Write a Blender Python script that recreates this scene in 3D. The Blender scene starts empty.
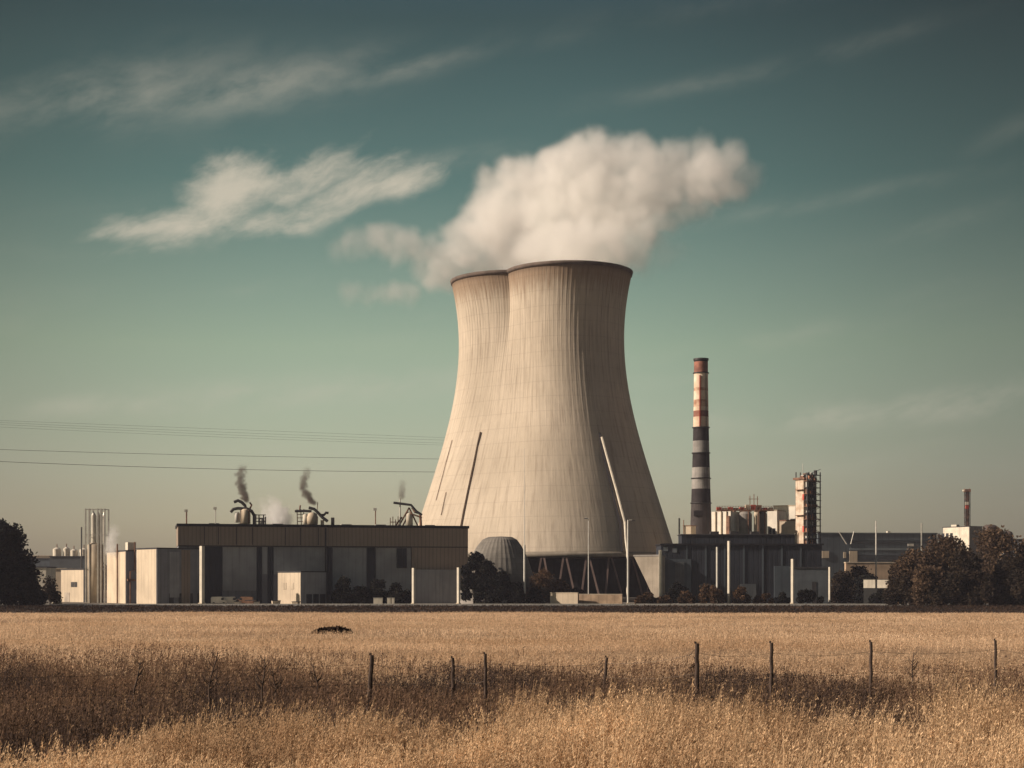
import bpy, math, random
import numpy as np
from mathutils import Vector, Matrix

R = math.radians
scene = bpy.context.scene
col = scene.collection
random.seed(7)
rng = np.random.default_rng(7)

# ------------------------------------------------------------------ camera
F, HZ, ZC = 1600.0, 584.0, 6.0          # focal length in pixels, horizon row, eye height
cam_d = bpy.data.cameras.new('camera')
cam = bpy.data.objects.new('camera', cam_d)
col.objects.link(cam)
cam.location = (0, 0, ZC)
cam.rotation_euler = (R(90), 0, 0)
cam_d.sensor_width = 36
cam_d.lens = 36 * F / 1024
cam_d.shift_y = (HZ - 384) / 1024
cam_d.clip_start = 0.5
cam_d.clip_end = 20000
scene.camera = cam

# ------------------------------------------------------------------ sun, sky, exposure
SUN_AZ, SUN_EL = 10.0, 27.0             # degrees from -X towards the camera, elevation
sd = Vector((-math.cos(R(SUN_AZ)) * math.cos(R(SUN_EL)), -math.sin(R(SUN_AZ)) * math.cos(R(SUN_EL)), math.sin(R(SUN_EL))))
sun_d = bpy.data.lights.new('sun', 'SUN')
sun_d.energy = 4.8
sun_d.color = (1.0, 0.83, 0.67)
sun_d.angle = R(0.6)
sun = bpy.data.objects.new('sun', sun_d)
sun.rotation_euler = (-sd).to_track_quat('-Z', 'Y').to_euler()
sun.location = (-300, -200, 300)
col.objects.link(sun)

scene.view_settings.view_transform = 'Standard'
scene.view_settings.look = 'None'
scene.view_settings.gamma = 1.0
scene.view_settings.use_curve_mapping = False
scene.view_settings.exposure = 0.38
scene.render.engine = 'CYCLES'
cy = scene.cycles
cy.use_denoising = True
cy.max_bounces = 14
cy.diffuse_bounces = 3
cy.volume_bounces = 12
cy.transparent_max_bounces = 16
cy.volume_step_rate = 1.0
cy.volume_max_steps = 256
cy.use_adaptive_sampling = True
cy.adaptive_threshold = 0.01

world = bpy.data.worlds.new('World')
scene.world = world
world.use_nodes = True
SKY_STRENGTH = 0.09


class NT:
    """tiny helper around a node tree"""
    def __init__(s, tree):
        s.t = tree

    def n(s, kind, **kw):
        nd = s.t.nodes.new(kind)
        for k, v in kw.items():
            setattr(nd, k, v)
        return nd

    def set(s, sock, v):
        if isinstance(v, bpy.types.NodeSocket):
            s.t.links.new(v, sock)
        else:
            sock.default_value = v

    def m(s, op, a, b=0.0, c=0.0, clamp=False):
        nd = s.n('ShaderNodeMath', operation=op, use_clamp=clamp)
        s.set(nd.inputs[0], a)
        s.set(nd.inputs[1], b)
        s.set(nd.inputs[2], c)
        return nd.outputs[0]

    def vm(s, op, a, b=(0, 0, 0), scale=None):
        nd = s.n('ShaderNodeVectorMath', operation=op)
        s.set(nd.inputs[0], a)
        s.set(nd.inputs[1], b)
        if scale is not None:
            s.set(nd.inputs['Scale'], scale)
        return nd.outputs[0]

    def mix(s, f, a, b, mode='MIX'):
        nd = s.n('ShaderNodeMix', data_type='RGBA', blend_type=mode)
        s.set(nd.inputs[0], f)
        s.set(nd.inputs[6], a if isinstance(a, bpy.types.NodeSocket) else (*a, 1)[:4])
        s.set(nd.inputs[7], b if isinstance(b, bpy.types.NodeSocket) else (*b, 1)[:4])
        return nd.outputs[2]

    def ramp(s, f, stops):
        nd = s.n('ShaderNodeValToRGB')
        el = nd.color_ramp.elements
        while len(el) < len(stops):
            el.new(0.5)
        for e, (p, c) in zip(el, stops):
            e.position = p
            e.color = (*c, 1) if len(c) == 3 else c
        s.set(nd.inputs[0], f)
        return nd.outputs[0]

    def sstep(s, x, a, b):
        nd = s.n('ShaderNodeMapRange', interpolation_type='SMOOTHSTEP')
        s.set(nd.inputs[0], x)
        nd.inputs[1].default_value = a
        nd.inputs[2].default_value = b
        return nd.outputs[0]

    def noise(s, vec, scale, detail=4, rough=0.55, dim='3D'):
        nd = s.n('ShaderNodeTexNoise', noise_dimensions=dim)
        if vec is not None:
            s.set(nd.inputs['Vector'], vec)
        nd.inputs['Scale'].default_value = scale
        nd.inputs['Detail'].default_value = detail
        nd.inputs['Roughness'].default_value = rough
        return nd


def build_world():
    t = world.node_tree
    t.nodes.clear()
    N = NT(t)
    out = N.n('ShaderNodeOutputWorld')
    bg = N.n('ShaderNodeBackground')
    t.links.new(bg.outputs[0], out.inputs[0])
    bg.inputs[1].default_value = SKY_STRENGTH
    sky = N.n('ShaderNodeTexSky', sky_type='NISHITA', sun_disc=False)
    sky.sun_elevation = R(SUN_EL)
    sky.sun_rotation = math.atan2(sd.x, sd.y)
    sky.air_density = 1.0
    sky.dust_density = 2.5
    sky.ozone_density = 1.0
    tc = N.n('ShaderNodeTexCoord')
    d = tc.outputs['Generated']
    sep = N.n('ShaderNodeSeparateXYZ')
    t.links.new(d, sep.inputs[0])
    x, y, z = sep.outputs
    az = N.m('ARCTAN2', x, y)                       # 0 along +Y, positive to the right
    hyp = N.m('SQRT', N.m('ADD', N.m('MULTIPLY', x, x), N.m('MULTIPLY', y, y)))
    el = N.m('ARCTAN2', z, hyp)
    # colour of the air: teal, deeper overhead, olive near the horizon
    elf = N.m('MULTIPLY', el, 1 / R(40), clamp=True)
    tint = N.ramp(elf, TINT)
    base = N.mix(1.0, sky.outputs[0], tint, 'MULTIPLY')
    side = N.sstep(N.m('ABSOLUTE', N.m('ADD', az, R(3))), R(3), R(24))     # sky dimmed to both sides to imitate a lens vignette
    base = N.vm('SCALE', base, scale=N.m('SUBTRACT', 1.0, N.m('MULTIPLY', side, .56)))
    # clouds: soft ellipses in sky direction broken up by streaky noise
    cmb = N.n('ShaderNodeCombineXYZ')
    t.links.new(az, cmb.inputs[0])
    t.links.new(el, cmb.inputs[1])
    p = cmb.outputs[0]
    warp = N.noise(p, 9.0, 4, 0.6)
    pw = N.vm('ADD', p, N.vm('SCALE', N.vm('SUBTRACT', warp.outputs['Color'], (0.5, 0.5, 0.5)), scale=0.035))

    def streak(ang, sx, sy, scale, detail, rough, off):
        mp = N.n('ShaderNodeMapping')
        t.links.new(pw, mp.inputs['Vector'])
        mp.vector_type = 'TEXTURE'
        mp.inputs['Location'].default_value = off
        mp.inputs['Rotation'].default_value = (0, 0, R(ang))
        mp.inputs['Scale'].default_value = (sx, sy, 1)
        return N.noise(mp.outputs[0], scale, detail, rough).outputs['Fac']

    n1 = streak(20, 2.0, 0.8, 30, 7, 0.62, (0, 0, 0))
    n2 = streak(8, 4.0, 0.8, 16, 7, 0.6, (3.1, 1.7, 0))

    def blob(px, py, a, b, ang, s):
        cx, cyy = math.atan((px - 512) / F), math.atan((HZ - py) / F)
        a, b = a / F, b / F
        dx = N.m('SUBTRACT', az, cx)
        dy = N.m('SUBTRACT', el, cyy)
        ca, sa = math.cos(R(ang)), math.sin(R(ang))
        u = N.m('DIVIDE', N.m('ADD', N.m('MULTIPLY', dx, ca), N.m('MULTIPLY', dy, sa)), a)
        v = N.m('DIVIDE', N.m('SUBTRACT', N.m('MULTIPLY', dy, ca), N.m('MULTIPLY', dx, sa)), b)
        r2 = N.m('ADD', N.m('MULTIPLY', u, u), N.m('MULTIPLY', v, v))
        return N.m('MULTIPLY', N.m('EXPONENT', N.m('MULTIPLY', r2, -1.0)), s)

    def total(lst):
        acc = None
        for b in lst:
            v = blob(*b)
            acc = v if acc is None else N.m('MAXIMUM', acc, v)
        return acc

    big = total(CLOUD_BIG)
    thin = total(CLOUD_THIN)
    c1 = N.sstep(N.m('ADD', big, N.m('MULTIPLY', N.m('SUBTRACT', n1, 0.5), 2.3)), 0.22, 1.35)
    c1 = N.m('MULTIPLY', c1, N.m('MULTIPLY', big, 2.2, clamp=True))
    c2 = N.m('MULTIPLY', N.m('MULTIPLY', thin, N.sstep(N.m('ADD', N.m('MULTIPLY', n1, 0.55), N.m('MULTIPLY', n2, 0.45)), 0.38, 0.68)), 0.85)
    c3 = N.m('MULTIPLY', N.sstep(n2, 0.50, 0.75), N.m('MULTIPLY', N.sstep(el, 0.30, 0.10), 0.10))
    c = N.m('MAXIMUM', N.m('MAXIMUM', c1, c2), c3)
    c = N.m('MULTIPLY', c, 0.92, clamp=True)
    cc = N.mix(c, base, CLOUD_COL)
    # the ground half below the horizon: plain dull earth
    fin = N.mix(N.sstep(z, -0.02, 0.0), (0.6, 0.5, 0.35), cc)
    t.links.new(fin, bg.inputs[0])


CLOUD_COL = (5.2, 4.7, 3.7)
TINT = [(0.0, (2.35, 2.05, 1.75)), (.035, (1.86, 1.66, 1.38)), (.075, (1.52, 1.36, 1.08)), (.13, (1.32, 1.24, .88)), (.21, (1.14, 1.13, .69)), (.35, (.45, .61, .40)), (.485, (.22, .31, .22)), (.62, (.19, .28, .30)), (1.0, (.14, .25, .42))]
CLOUD_BIG = [(250, 205, 95, 26, 22, .85), (320, 185, 70, 22, 20, .9), (175, 230, 70, 21, 20, 1.1), (225, 196, 60, 30, 30, 1.25), (290, 190, 90, 28, 16, 1.0), (340, 198, 75, 20, 28, 1.1),
             (405, 182, 52, 17, 15, .95), (280, 222, 85, 20, 12, .72), (135, 240, 45, 16, 10, .95)]
CLOUD_THIN = [(120, 110, 150, 32, 10, .40), (255, 95, 120, 22, 12, .50), (400, 72, 80, 10, 14, .38), (40, 130, 90, 26, 5, .28),
              (700, 88, 120, 9, 8, .17), (860, 58, 90, 9, 12, .14), (420, 165, 70, 9, 10, .5), (880, 200, 110, 8, 6, .14), (930, 240, 90, 10, 12, .14),
              (770, 215, 80, 8, 8, .22), (300, 392, 190, 16, 5, .45), (90, 412, 150, 12, 4, .40), (850, 418, 210, 14, 2, .60), (960, 405, 120, 12, 6, .45), (760, 345, 120, 12, 8, .2),
              (370, 475, 60, 10, 3, .25), (260, 290, 60, 8, 10, .15), (1010, 150, 40, 10, 25, .09), (640, 20, 200, 12, 8, .12)]
build_world()


# ------------------------------------------------------------------ pixel to place
def X(px, d):
    return (px - 512) / F * d


def Z(py, d):
    return ZC + (HZ - py) / F * d


def gz(y):
    """height of the ground at distance y: a low rise near the viewer, flat at the plant"""
    y = np.asarray(y, float)
    return 3.0 * np.clip(1 - (y - 45) / 285, 0, 1)


def gzs(x, y):
    x = np.asarray(x, float)
    y = np.asarray(y, float)
    w = np.clip((335 - y) / 60, 0, 1)
    return gz(y) + w * (0.10 * np.sin(x * .11 + y * .07) + 0.12 * np.sin(y * .085 - x * .03 + 1) + .05 * np.sin(x * .5 + 2 * np.sin(y * .3)))


# ------------------------------------------------------------------ materials
MATS = {}


def mat(name, c, rough=.8, var=.25, scale=.25, c2=None, stripes=None, bands=None, metal=0.0, bump=0.0, bscale=2.0, streak=0.0,
        sub=0.0, attr=False, spec=.3):
    """procedural material; c base colour, c2 blotch colour, stripes = (period_m, darkness) along local X"""
    if name in MATS:
        return MATS[name]
    m = bpy.data.materials.new(name)
    m.use_nodes = True
    t = m.node_tree
    N = NT(t)
    b = t.nodes['Principled BSDF']
    tc = N.n('ShaderNodeTexCoord')
    v = tc.outputs['Object']
    n = N.noise(v, scale, 6, .6)
    c2 = c2 or tuple(q * (1 - var) for q in c)
    c = tuple(q * (1 + var * .5) for q in c)
    colr = N.mix(N.sstep(n.outputs['Fac'], .35, .65), c, c2)
    if streak:
        mp = N.n('ShaderNodeMapping')
        t.links.new(v, mp.inputs['Vector'])
        mp.inputs['Scale'].default_value = (1, 1, .06)
        n3 = N.noise(mp.outputs[0], 1.3, 4, .6)
        f = N.m('MULTIPLY', N.sstep(n3.outputs['Fac'], .48, .75), streak)
        colr = N.mix(f, colr, tuple(q * .35 for q in c))
    hgt = N.noise(v, bscale, 4, .6).outputs['Fac']
    if stripes:
        per, dark = stripes
        sp = N.n('ShaderNodeSeparateXYZ')
        t.links.new(v, sp.inputs[0])
        w = N.m('PINGPONG', N.m('ADD', sp.outputs[0], N.m('MULTIPLY', sp.outputs[1], .83)), per / 2)
        g = N.sstep(w, per * .36, per * .47)
        colr = N.mix(N.m('MULTIPLY', g, dark), colr, tuple(q * .3 for q in c))
        hgt = N.m('SUBTRACT', hgt, g)
    if bands:
        per, dark = bands
        sp = N.n('ShaderNodeSeparateXYZ')
        t.links.new(v, sp.inputs[0])
        w = N.m('PINGPONG', sp.outputs[2], per / 2)
        g = N.sstep(w, per * .44, per * .49)
        colr = N.mix(N.m('MULTIPLY', g, dark), colr, tuple(q * .3 for q in c))
    t.links.new(colr, b.inputs['Base Color'])
    b.inputs['Roughness'].default_value = rough
    b.inputs['Metallic'].default_value = metal
    b.inputs['Specular IOR Level'].default_value = spec
    if bump:
        bp = N.n('ShaderNodeBump')
        bp.inputs['Strength'].default_value = .6
        bp.inputs['Distance'].default_value = bump
        t.links.new(hgt, bp.inputs['Height'])
        t.links.new(bp.outputs[0], b.inputs['Normal'])
    MATS[name] = m
    return m


def leaf_mat(name, c, c2, trans=.35, scale=.35, seed=0.0):
    """thin leaves or stalks: diffuse + translucent, clumps of two colours"""
    if name in MATS:
        return MATS[name]
    m = bpy.data.materials.new(name)
    m.use_nodes = True
    t = m.node_tree
    t.nodes.clear()
    N = NT(t)
    out = N.n('ShaderNodeOutputMaterial')
    g = N.n('ShaderNodeNewGeometry')
    n = N.noise(N.vm('ADD', g.outputs['Position'], (seed, seed, 0)), scale, 3, .6)
    colr = N.mix(N.sstep(n.outputs['Fac'], .38, .62), c, c2)
    rnd = N.n('ShaderNodeMath', operation='MULTIPLY_ADD')
    t.links.new(g.outputs['Random Per Island'], rnd.inputs[0])
    rnd.inputs[1].default_value = .8
    rnd.inputs[2].default_value = .6
    sc = N.vm('SCALE', colr, scale=rnd.outputs[0])
    df = N.n('ShaderNodeBsdfDiffuse')
    tr = N.n('ShaderNodeBsdfTranslucent')
    mx = N.n('ShaderNodeMixShader')
    mx.inputs[0].default_value = trans
    t.links.new(sc, df.inputs[0])
    t.links.new(sc, tr.inputs[0])
    t.links.new(df.outputs[0], mx.inputs[1])
    t.links.new(tr.outputs[0], mx.inputs[2])
    t.links.new(mx.outputs[0], out.inputs[0])
    MATS[name] = m
    return m


# ------------------------------------------------------------------ mesh building
class MB:
    def __init__(s):
        s.v = []
        s.f = []

    def add(s, vs, fs):
        o = len(s.v)
        s.v += [tuple(p) for p in vs]
        s.f += [tuple(i + o for i in f) for f in fs]
        return s

    def box(s, x0, x1, y0, y1, z0, z1):
        vs = [(x, y, z) for z in (z0, z1) for x, y in ((x0, y0), (x1, y0), (x1, y1), (x0, y1))]
        return s.add(vs, [(3, 2, 1, 0), (4, 5, 6, 7), (0, 1, 5, 4), (1, 2, 6, 5), (2, 3, 7, 6), (3, 0, 4, 7)])

    def prism(s, poly, z0, z1):
        n = len(poly)
        vs = [(x, y, z0) for x, y in poly] + [(x, y, z1) for x, y in poly]
        fs = [tuple(range(n - 1, -1, -1)), tuple(range(n, 2 * n))] + [(i, (i + 1) % n, n + (i + 1) % n, n + i) for i in range(n)]
        return s.add(vs, fs)

    def lathe(s, prof, n=24, cx=0, cy=0, cap=True):
        vs = [(cx + r * math.cos(2 * math.pi * k / n), cy + r * math.sin(2 * math.pi * k / n), z) for r, z in prof for k in range(n)]
        fs = [(i * n + k, i * n + (k + 1) % n, (i + 1) * n + (k + 1) % n, (i + 1) * n + k) for i in range(len(prof) - 1) for k in range(n)]
        if cap:
            fs += [tuple(range(n - 1, -1, -1)), tuple((len(prof) - 1) * n + k for k in range(n))]
        return s.add(vs, fs)

    def tube(s, pts, r, n=6, r1=None):
        pts = [Vector(p) for p in pts]
        m = len(pts)
        vs = []
        for i, p in enumerate(pts):
            a = pts[max(i - 1, 0)]
            b = pts[min(i + 1, m - 1)]
            d = (b - a).normalized()
            up = Vector((0, 0, 1)) if abs(d.z) < .9 else Vector((0, 1, 0))
            u = d.cross(up).normalized()
            w = d.cross(u)
            rr = r if r1 is None else r + (r1 - r) * i / max(m - 1, 1)
            for k in range(n):
                an = 2 * math.pi * (k + .5) / n
                vs.append(p + u * math.cos(an) * rr + w * math.sin(an) * rr)
        fs = [(i * n + k, i * n + (k + 1) % n, (i + 1) * n + (k + 1) % n, (i + 1) * n + k) for i in range(m - 1) for k in range(n)]
        fs += [tuple(range(n - 1, -1, -1)), tuple((m - 1) * n + k for k in range(n))]
        return s.add(vs, fs)

    def build(s, name, m, parent=None, smooth=False, loc=None, rot=0):
        me = bpy.data.meshes.new(name)
        me.from_pydata(s.v, [], s.f)
        me.materials.append(m)
        if smooth:
            me.polygons.foreach_set('use_smooth', [True] * len(me.polygons))
        me.update()
        return link(name, me, parent, loc, rot)


def link(name, me, parent=None, loc=None, rot=0):
    o = bpy.data.objects.new(name, me)
    col.objects.link(o)
    if parent:
        o.parent = parent
    if loc is not None:
        o.location = loc
    o.rotation_euler.z = rot
    return o


def raw_mesh(name, verts, faces_n, m, mats=None):
    """verts (n,3) array, faces_n (k,3 or 4) int array"""
    me = bpy.data.meshes.new(name)
    nv, (nf, w) = len(verts), faces_n.shape
    me.vertices.add(nv)
    me.vertices.foreach_set('co', np.asarray(verts, np.float32).ravel())
    me.loops.add(nf * w)
    me.loops.foreach_set('vertex_index', faces_n.astype(np.int32).ravel())
    me.polygons.add(nf)
    me.polygons.foreach_set('loop_start', np.arange(0, nf * w, w, dtype=np.int32))
    me.polygons.foreach_set('loop_total', np.full(nf, w, np.int32))
    me.materials.append(m)
    me.update(calc_edges=True)
    return me


def tag(o, label=None, cat=None, group=None, kind=None):
    if label:
        o['label'] = label
    if cat:
        o['category'] = cat
    if group:
        o['group'] = group
    if kind:
        o['kind'] = kind
    return o


def thing(name, label, cat, loc=(0, 0, 0), rot=0, group=None):
    o = bpy.data.objects.new(name, None)
    o.empty_display_size = 1
    col.objects.link(o)
    o.location = loc
    o.rotation_euler.z = rot
    return tag(o, label, cat, group)


# ------------------------------------------------------------------ palette
concrete_old = mat('weathered_concrete', (.46, .42, .36), .9, .12, .05)
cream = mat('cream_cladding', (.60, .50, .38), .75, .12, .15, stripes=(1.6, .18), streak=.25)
cream_b = mat('cream_concrete', (.55, .46, .35), .85, .2, .2, streak=.35)
white_p = mat('white_paint', (.66, .60, .50), .6, .15, .4, streak=.3)
brown_clad = mat('brown_corrugated_cladding', (.30, .235, .185), .6, .12, .05, stripes=(1.2, .45), bump=.08, streak=.15)
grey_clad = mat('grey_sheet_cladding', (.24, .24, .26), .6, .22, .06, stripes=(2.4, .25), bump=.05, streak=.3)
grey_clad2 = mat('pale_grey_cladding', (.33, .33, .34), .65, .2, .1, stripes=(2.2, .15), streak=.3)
navy_clad = mat('dark_navy_cladding', (.027, .032, .044), .6, .3, .1, stripes=(1.5, .3), bump=.05, streak=.1)
navy_clad2 = mat('slate_blue_cladding', (.085, .105, .125), .6, .25, .08, stripes=(3.0, .3), streak=.2)
dark_steel = mat('dark_steel', (.045, .042, .045), .5, .3, 1.0)
rust = mat('rusty_steel', (.22, .12, .08), .8, .4, .8)
pale_steel = mat('pale_steel', (.52, .50, .45), .5, .15, .5)
pole_m = mat('galvanised_pole', (.62, .60, .55), .5, .12, .8)
bright_white = mat('bright_white_cladding', (.80, .74, .64), .6, .12, .3, streak=.2)
grey_silo = mat('grey_concrete', (.27, .25, .23), .85, .2, .2, streak=.35)
red_paint = mat('red_paint', (.50, .075, .05), .6, .3, .8)
roof_m = mat('roof_felt', (.05, .05, .055), .9, .25, .3)
glass = mat('window_glass', (.03, .035, .045), .15, .2, .5, spec=.6)
shell_m = None


# ------------------------------------------------------------------ ground, road
def build_ground():
    ys = np.concatenate([np.arange(-60, 10, 5), np.arange(10, 60, 1.0), np.arange(60, 345, 3), [345, 420, 500, 600, 800, 1200, 2000, 3000]])
    xs = np.concatenate([[-3000, -1500, -700, -400], np.arange(-300, -60, 10), np.arange(-60, 60, 2.0), np.arange(60, 301, 10), [400, 700, 1500, 3000]])
    gx, gy = np.meshgrid(xs, ys)
    z = gzs(gx, gy)
    v = np.stack([gx, gy, z], -1).reshape(-1, 3)
    nx, ny = len(xs), len(ys)
    i = np.arange(ny - 1)[:, None] * nx + np.arange(nx - 1)[None]
    i = i.ravel()
    f = np.stack([i, i + 1, i + nx + 1, i + nx], -1)
    m = bpy.data.materials.new('stubble_field')
    m.use_nodes = True
    t = m.node_tree
    N = NT(t)
    b = t.nodes['Principled BSDF']
    g = N.n('ShaderNodeNewGeometry')
    P = g.outputs['Position']
    mp = N.n('ShaderNodeMapping')
    t.links.new(P, mp.inputs['Vector'])
    mp.inputs['Scale'].default_value = (.25, 1, 1)
    n1 = N.noise(mp.outputs[0], .05, 5, .6).outputs['Fac']
    n2 = N.noise(P, 1.5, 5, .7).outputs['Fac']
    c = N.mix(N.sstep(n1, .35, .65), (.46, .31, .19), (.34, .225, .14))
    c = N.mix(N.m('MULTIPLY', N.sstep(n2, .45, .7), .6), c, (.26, .165, .10))
    sp = N.n('ShaderNodeSeparateXYZ')
    t.links.new(P, sp.inputs[0])
    yy = N.m('ADD', sp.outputs[1], N.m('MULTIPLY', N.m('SUBTRACT', n1, .5), 14))
    c = N.mix(N.sstep(yy, 58, 46), c, (.085, .055, .038))
    c = N.mix(N.sstep(yy, 470, 476), c, (.20, .15, .10))
    t.links.new(c, b.inputs['Base Color'])
    b.inputs['Roughness'].default_value = .95
    b.inputs['Specular IOR Level'].default_value = .1
    bp = N.n('ShaderNodeBump')
    bp.inputs['Distance'].default_value = .35
    bp.inputs['Strength'].default_value = .8
    t.links.new(n2, bp.inputs['Height'])
    t.links.new(bp.outputs[0], b.inputs['Normal'])
    o = link('ground', raw_mesh('ground', v, f, m))
    tag(o, kind='structure', label='open farmland of cut golden crop')
    # dark verge of rough earth between the field and the road
    vm = mat('dark_verge_earth', (.045, .034, .03), .95, .3, .05, c2=(.018, .015, .016), bump=.4, bscale=.8)
    n = 150
    vs, fs = [], []
    for k in range(n + 1):
        x = -420 + 840 * k / n
        y0 = 301 + 4 * math.sin(x * .03) + 4 * math.sin(x * .11) + random.uniform(-2, 2)
        vs += [(x, y0, float(gz(y0)) + .06), (x, 380, .12 + .05 * math.sin(x * .2)), (x, 427, .02)]
    for k in range(n):
        for j in range(2):
            a = k * 3 + j
            fs.append((a, a + 3, a + 4, a + 1))
    o = MB().add(vs, fs).build('verge', vm)
    tag(o, kind='structure', label='dark strip of rough earth along the road')
    rm = mat('road_asphalt', (.17, .165, .155), .9, .25, .02, bump=.01)
    o = MB().box(-420, 420, 428, 463, -.3, .09).build('road', rm)
    tag(o, kind='structure', label='grey road running past the plant')
    ln = mat('road_line_paint', (.7, .68, .6), .8, .2, .5)
    mb = MB()
    for k in range(-40, 41):
        mb.box(k * 10, k * 10 + 5, 445.4, 445.7, .06, .095)
    tag(mb.build('road_marking', ln), kind='structure')
    km = mat('kerb_concrete', (.50, .47, .42), .9, .2, .3)
    o = MB().box(-420, 420, 463, 464, -.3, .28).build('kerb', km)
    tag(o, kind='structure')
    ym = mat('yard_paving', (.16, .14, .12), .9, .3, .05)
    o = MB().box(-300, 300, 464.2, 700, -.3, .013).build('yard', ym)
    tag(o, kind='structure', label='paved works yard around the buildings')


build_ground()


# ------------------------------------------------------------------ cooling towers
def profile(spec, rt_scale=1.0):
    """interpolate (z, r) stops smoothly"""
    zs = np.array([p[0] for p in spec])
    rs = np.array([p[1] for p in spec])
    zz = np.linspace(zs[0], zs[-1], 70)
    # cubic through the stops
    co = np.polyfit(zs, rs, 5)
    return zz, np.polyval(co, zz)


def tower_material():
    m = bpy.data.materials.new('tower_concrete')
    m.use_nodes = True
    t = m.node_tree
    N = NT(t)
    b = t.nodes['Principled BSDF']
    tc = N.n('ShaderNodeTexCoord')
    v = tc.outputs['Object']
    sp = N.n('ShaderNodeSeparateXYZ')
    t.links.new(v, sp.inputs[0])
    x, y, z = sp.outputs
    ang = N.m('ARCTAN2', y, x)
    cm = N.n('ShaderNodeCombineXYZ')
    t.links.new(N.m('MULTIPLY', ang, 20), cm.inputs[0])
    t.links.new(N.m('MULTIPLY', z, .045), cm.inputs[1])
    st = N.noise(cm.outputs[0], 1.6, 6, .65).outputs['Fac']
    bl = N.noise(v, .04, 5, .6).outputs['Fac']
    c = N.mix(N.sstep(bl, .35, .65), (.55, .475, .385), (.47, .405, .325))
    c = N.mix(N.m('MULTIPLY', N.sstep(st, .46, .74), .6), c, (.25, .20, .155))
    # lift rings left by the formwork
    w = N.m('PINGPONG', z, 2.6)
    c = N.mix(N.m('MULTIPLY', N.sstep(w, 2.40, 2.58), .22), c, (.22, .18, .15))
    # panel to panel variation
    fl = N.m('FLOOR', N.m('DIVIDE', z, 5.2))
    fa = N.m('FLOOR', N.m('MULTIPLY', ang, 132 / (2 * math.pi)))
    cb = N.n('ShaderNodeCombineXYZ')
    t.links.new(fl, cb.inputs[0])
    t.links.new(fa, cb.inputs[1])
    wn = N.n('ShaderNodeTexWhiteNoise', noise_dimensions='2D')
    t.links.new(cb.outputs[0], wn.inputs['Vector'])
    c = N.mix(N.m('MULTIPLY', wn.outputs['Value'], .14), c, (.30, .26, .22))
    cl = N.n('ShaderNodeCombineXYZ')
    t.links.new(N.m('MULTIPLY', ang, 132 / (2 * math.pi)), cl.inputs[0])
    t.links.new(N.m('MULTIPLY', z, .012), cl.inputs[1])
    ln = N.noise(cl.outputs[0], 1.15, 2, .5).outputs['Fac']
    lf = N.m('MULTIPLY', N.sstep(N.m('PINGPONG', N.m('MULTIPLY', ang, 132 / (2 * math.pi)), .5), .36, .48), N.sstep(ln, .42, .62))
    c = N.mix(N.m('MULTIPLY', lf, N.m('MULTIPLY_ADD', N.sstep(z, 45, 92), .50, .12)), c, (.13, .10, .08))
    # rusty brown staining that hangs down from the rim
    hz = N.m('ADD', z, N.m('MULTIPLY', st, 16))
    c = N.mix(N.m('MULTIPLY', N.sstep(hz, TOP - 4, TOP + 6), .7), c, (.20, .125, .075))
    c = N.mix(N.m('MULTIPLY', N.sstep(z, TOP - 3.0, TOP - .6), .6), c, (.12, .085, .065))
    t.links.new(c, b.inputs['Base Color'])
    b.inputs['Roughness'].default_value = .95
    b.inputs['Specular IOR Level'].default_value = .12
    bp = N.n('ShaderNodeBump')
    bp.inputs['Distance'].default_value = .12
    t.links.new(st, bp.inputs['Height'])
    t.links.new(bp.outputs[0], b.inputs['Normal'])
    return m


TOP = 115.6
PROF = [(15.8, 38.0), (23.7, 35.5), (33, 32.6), (42.7, 29.4), (50, 27.2), (57.5, 25.0), (68, 22.3), (79.8, 20.3), (88, 19.7), (98, 19.7), (106, 20.4), (TOP, 22.3)]
PC = np.polyfit([p[0] for p in PROF], [p[1] for p in PROF], 5)
TC = np.array([10.15, 574.0])                       # middle of the twin shell
LOBES = np.array([[9.9, -8.2], [-9.9, 8.2]])        # near right lobe, far left lobe


def shell_r(a, z, extra=0.0):
    """plan radius in direction a (about TC) of the shell: two round lobes at the rim flowing into one wide oval below"""
    a = np.asarray(a, float)
    r = float(np.polyval(PC, z)) + extra
    D = np.stack([np.cos(a), np.sin(a)], -1)
    un = None
    for c in LOBES:
        dc = D @ c
        h = dc + np.sqrt(np.maximum(r * r - (c @ c) + dc * dc, 0))
        un = h if un is None else np.maximum(un, h)
    # hull of the two lobes: straight flanks parallel to the line between them
    ax = LOBES[0] / np.linalg.norm(LOBES[0])
    nrm = np.array([-ax[1], ax[0]])
    s_ = np.abs(D @ nrm)
    fl = r / np.maximum(s_, 1e-6)
    al = np.abs(fl * (D @ ax))
    hull = np.where(al <= np.linalg.norm(LOBES[0]), fl, un)
    w = np.clip((119 - z) / 42, 0, 1)
    w = w * w * (3 - 2 * w)
    return un + (hull - un) * w


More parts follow.
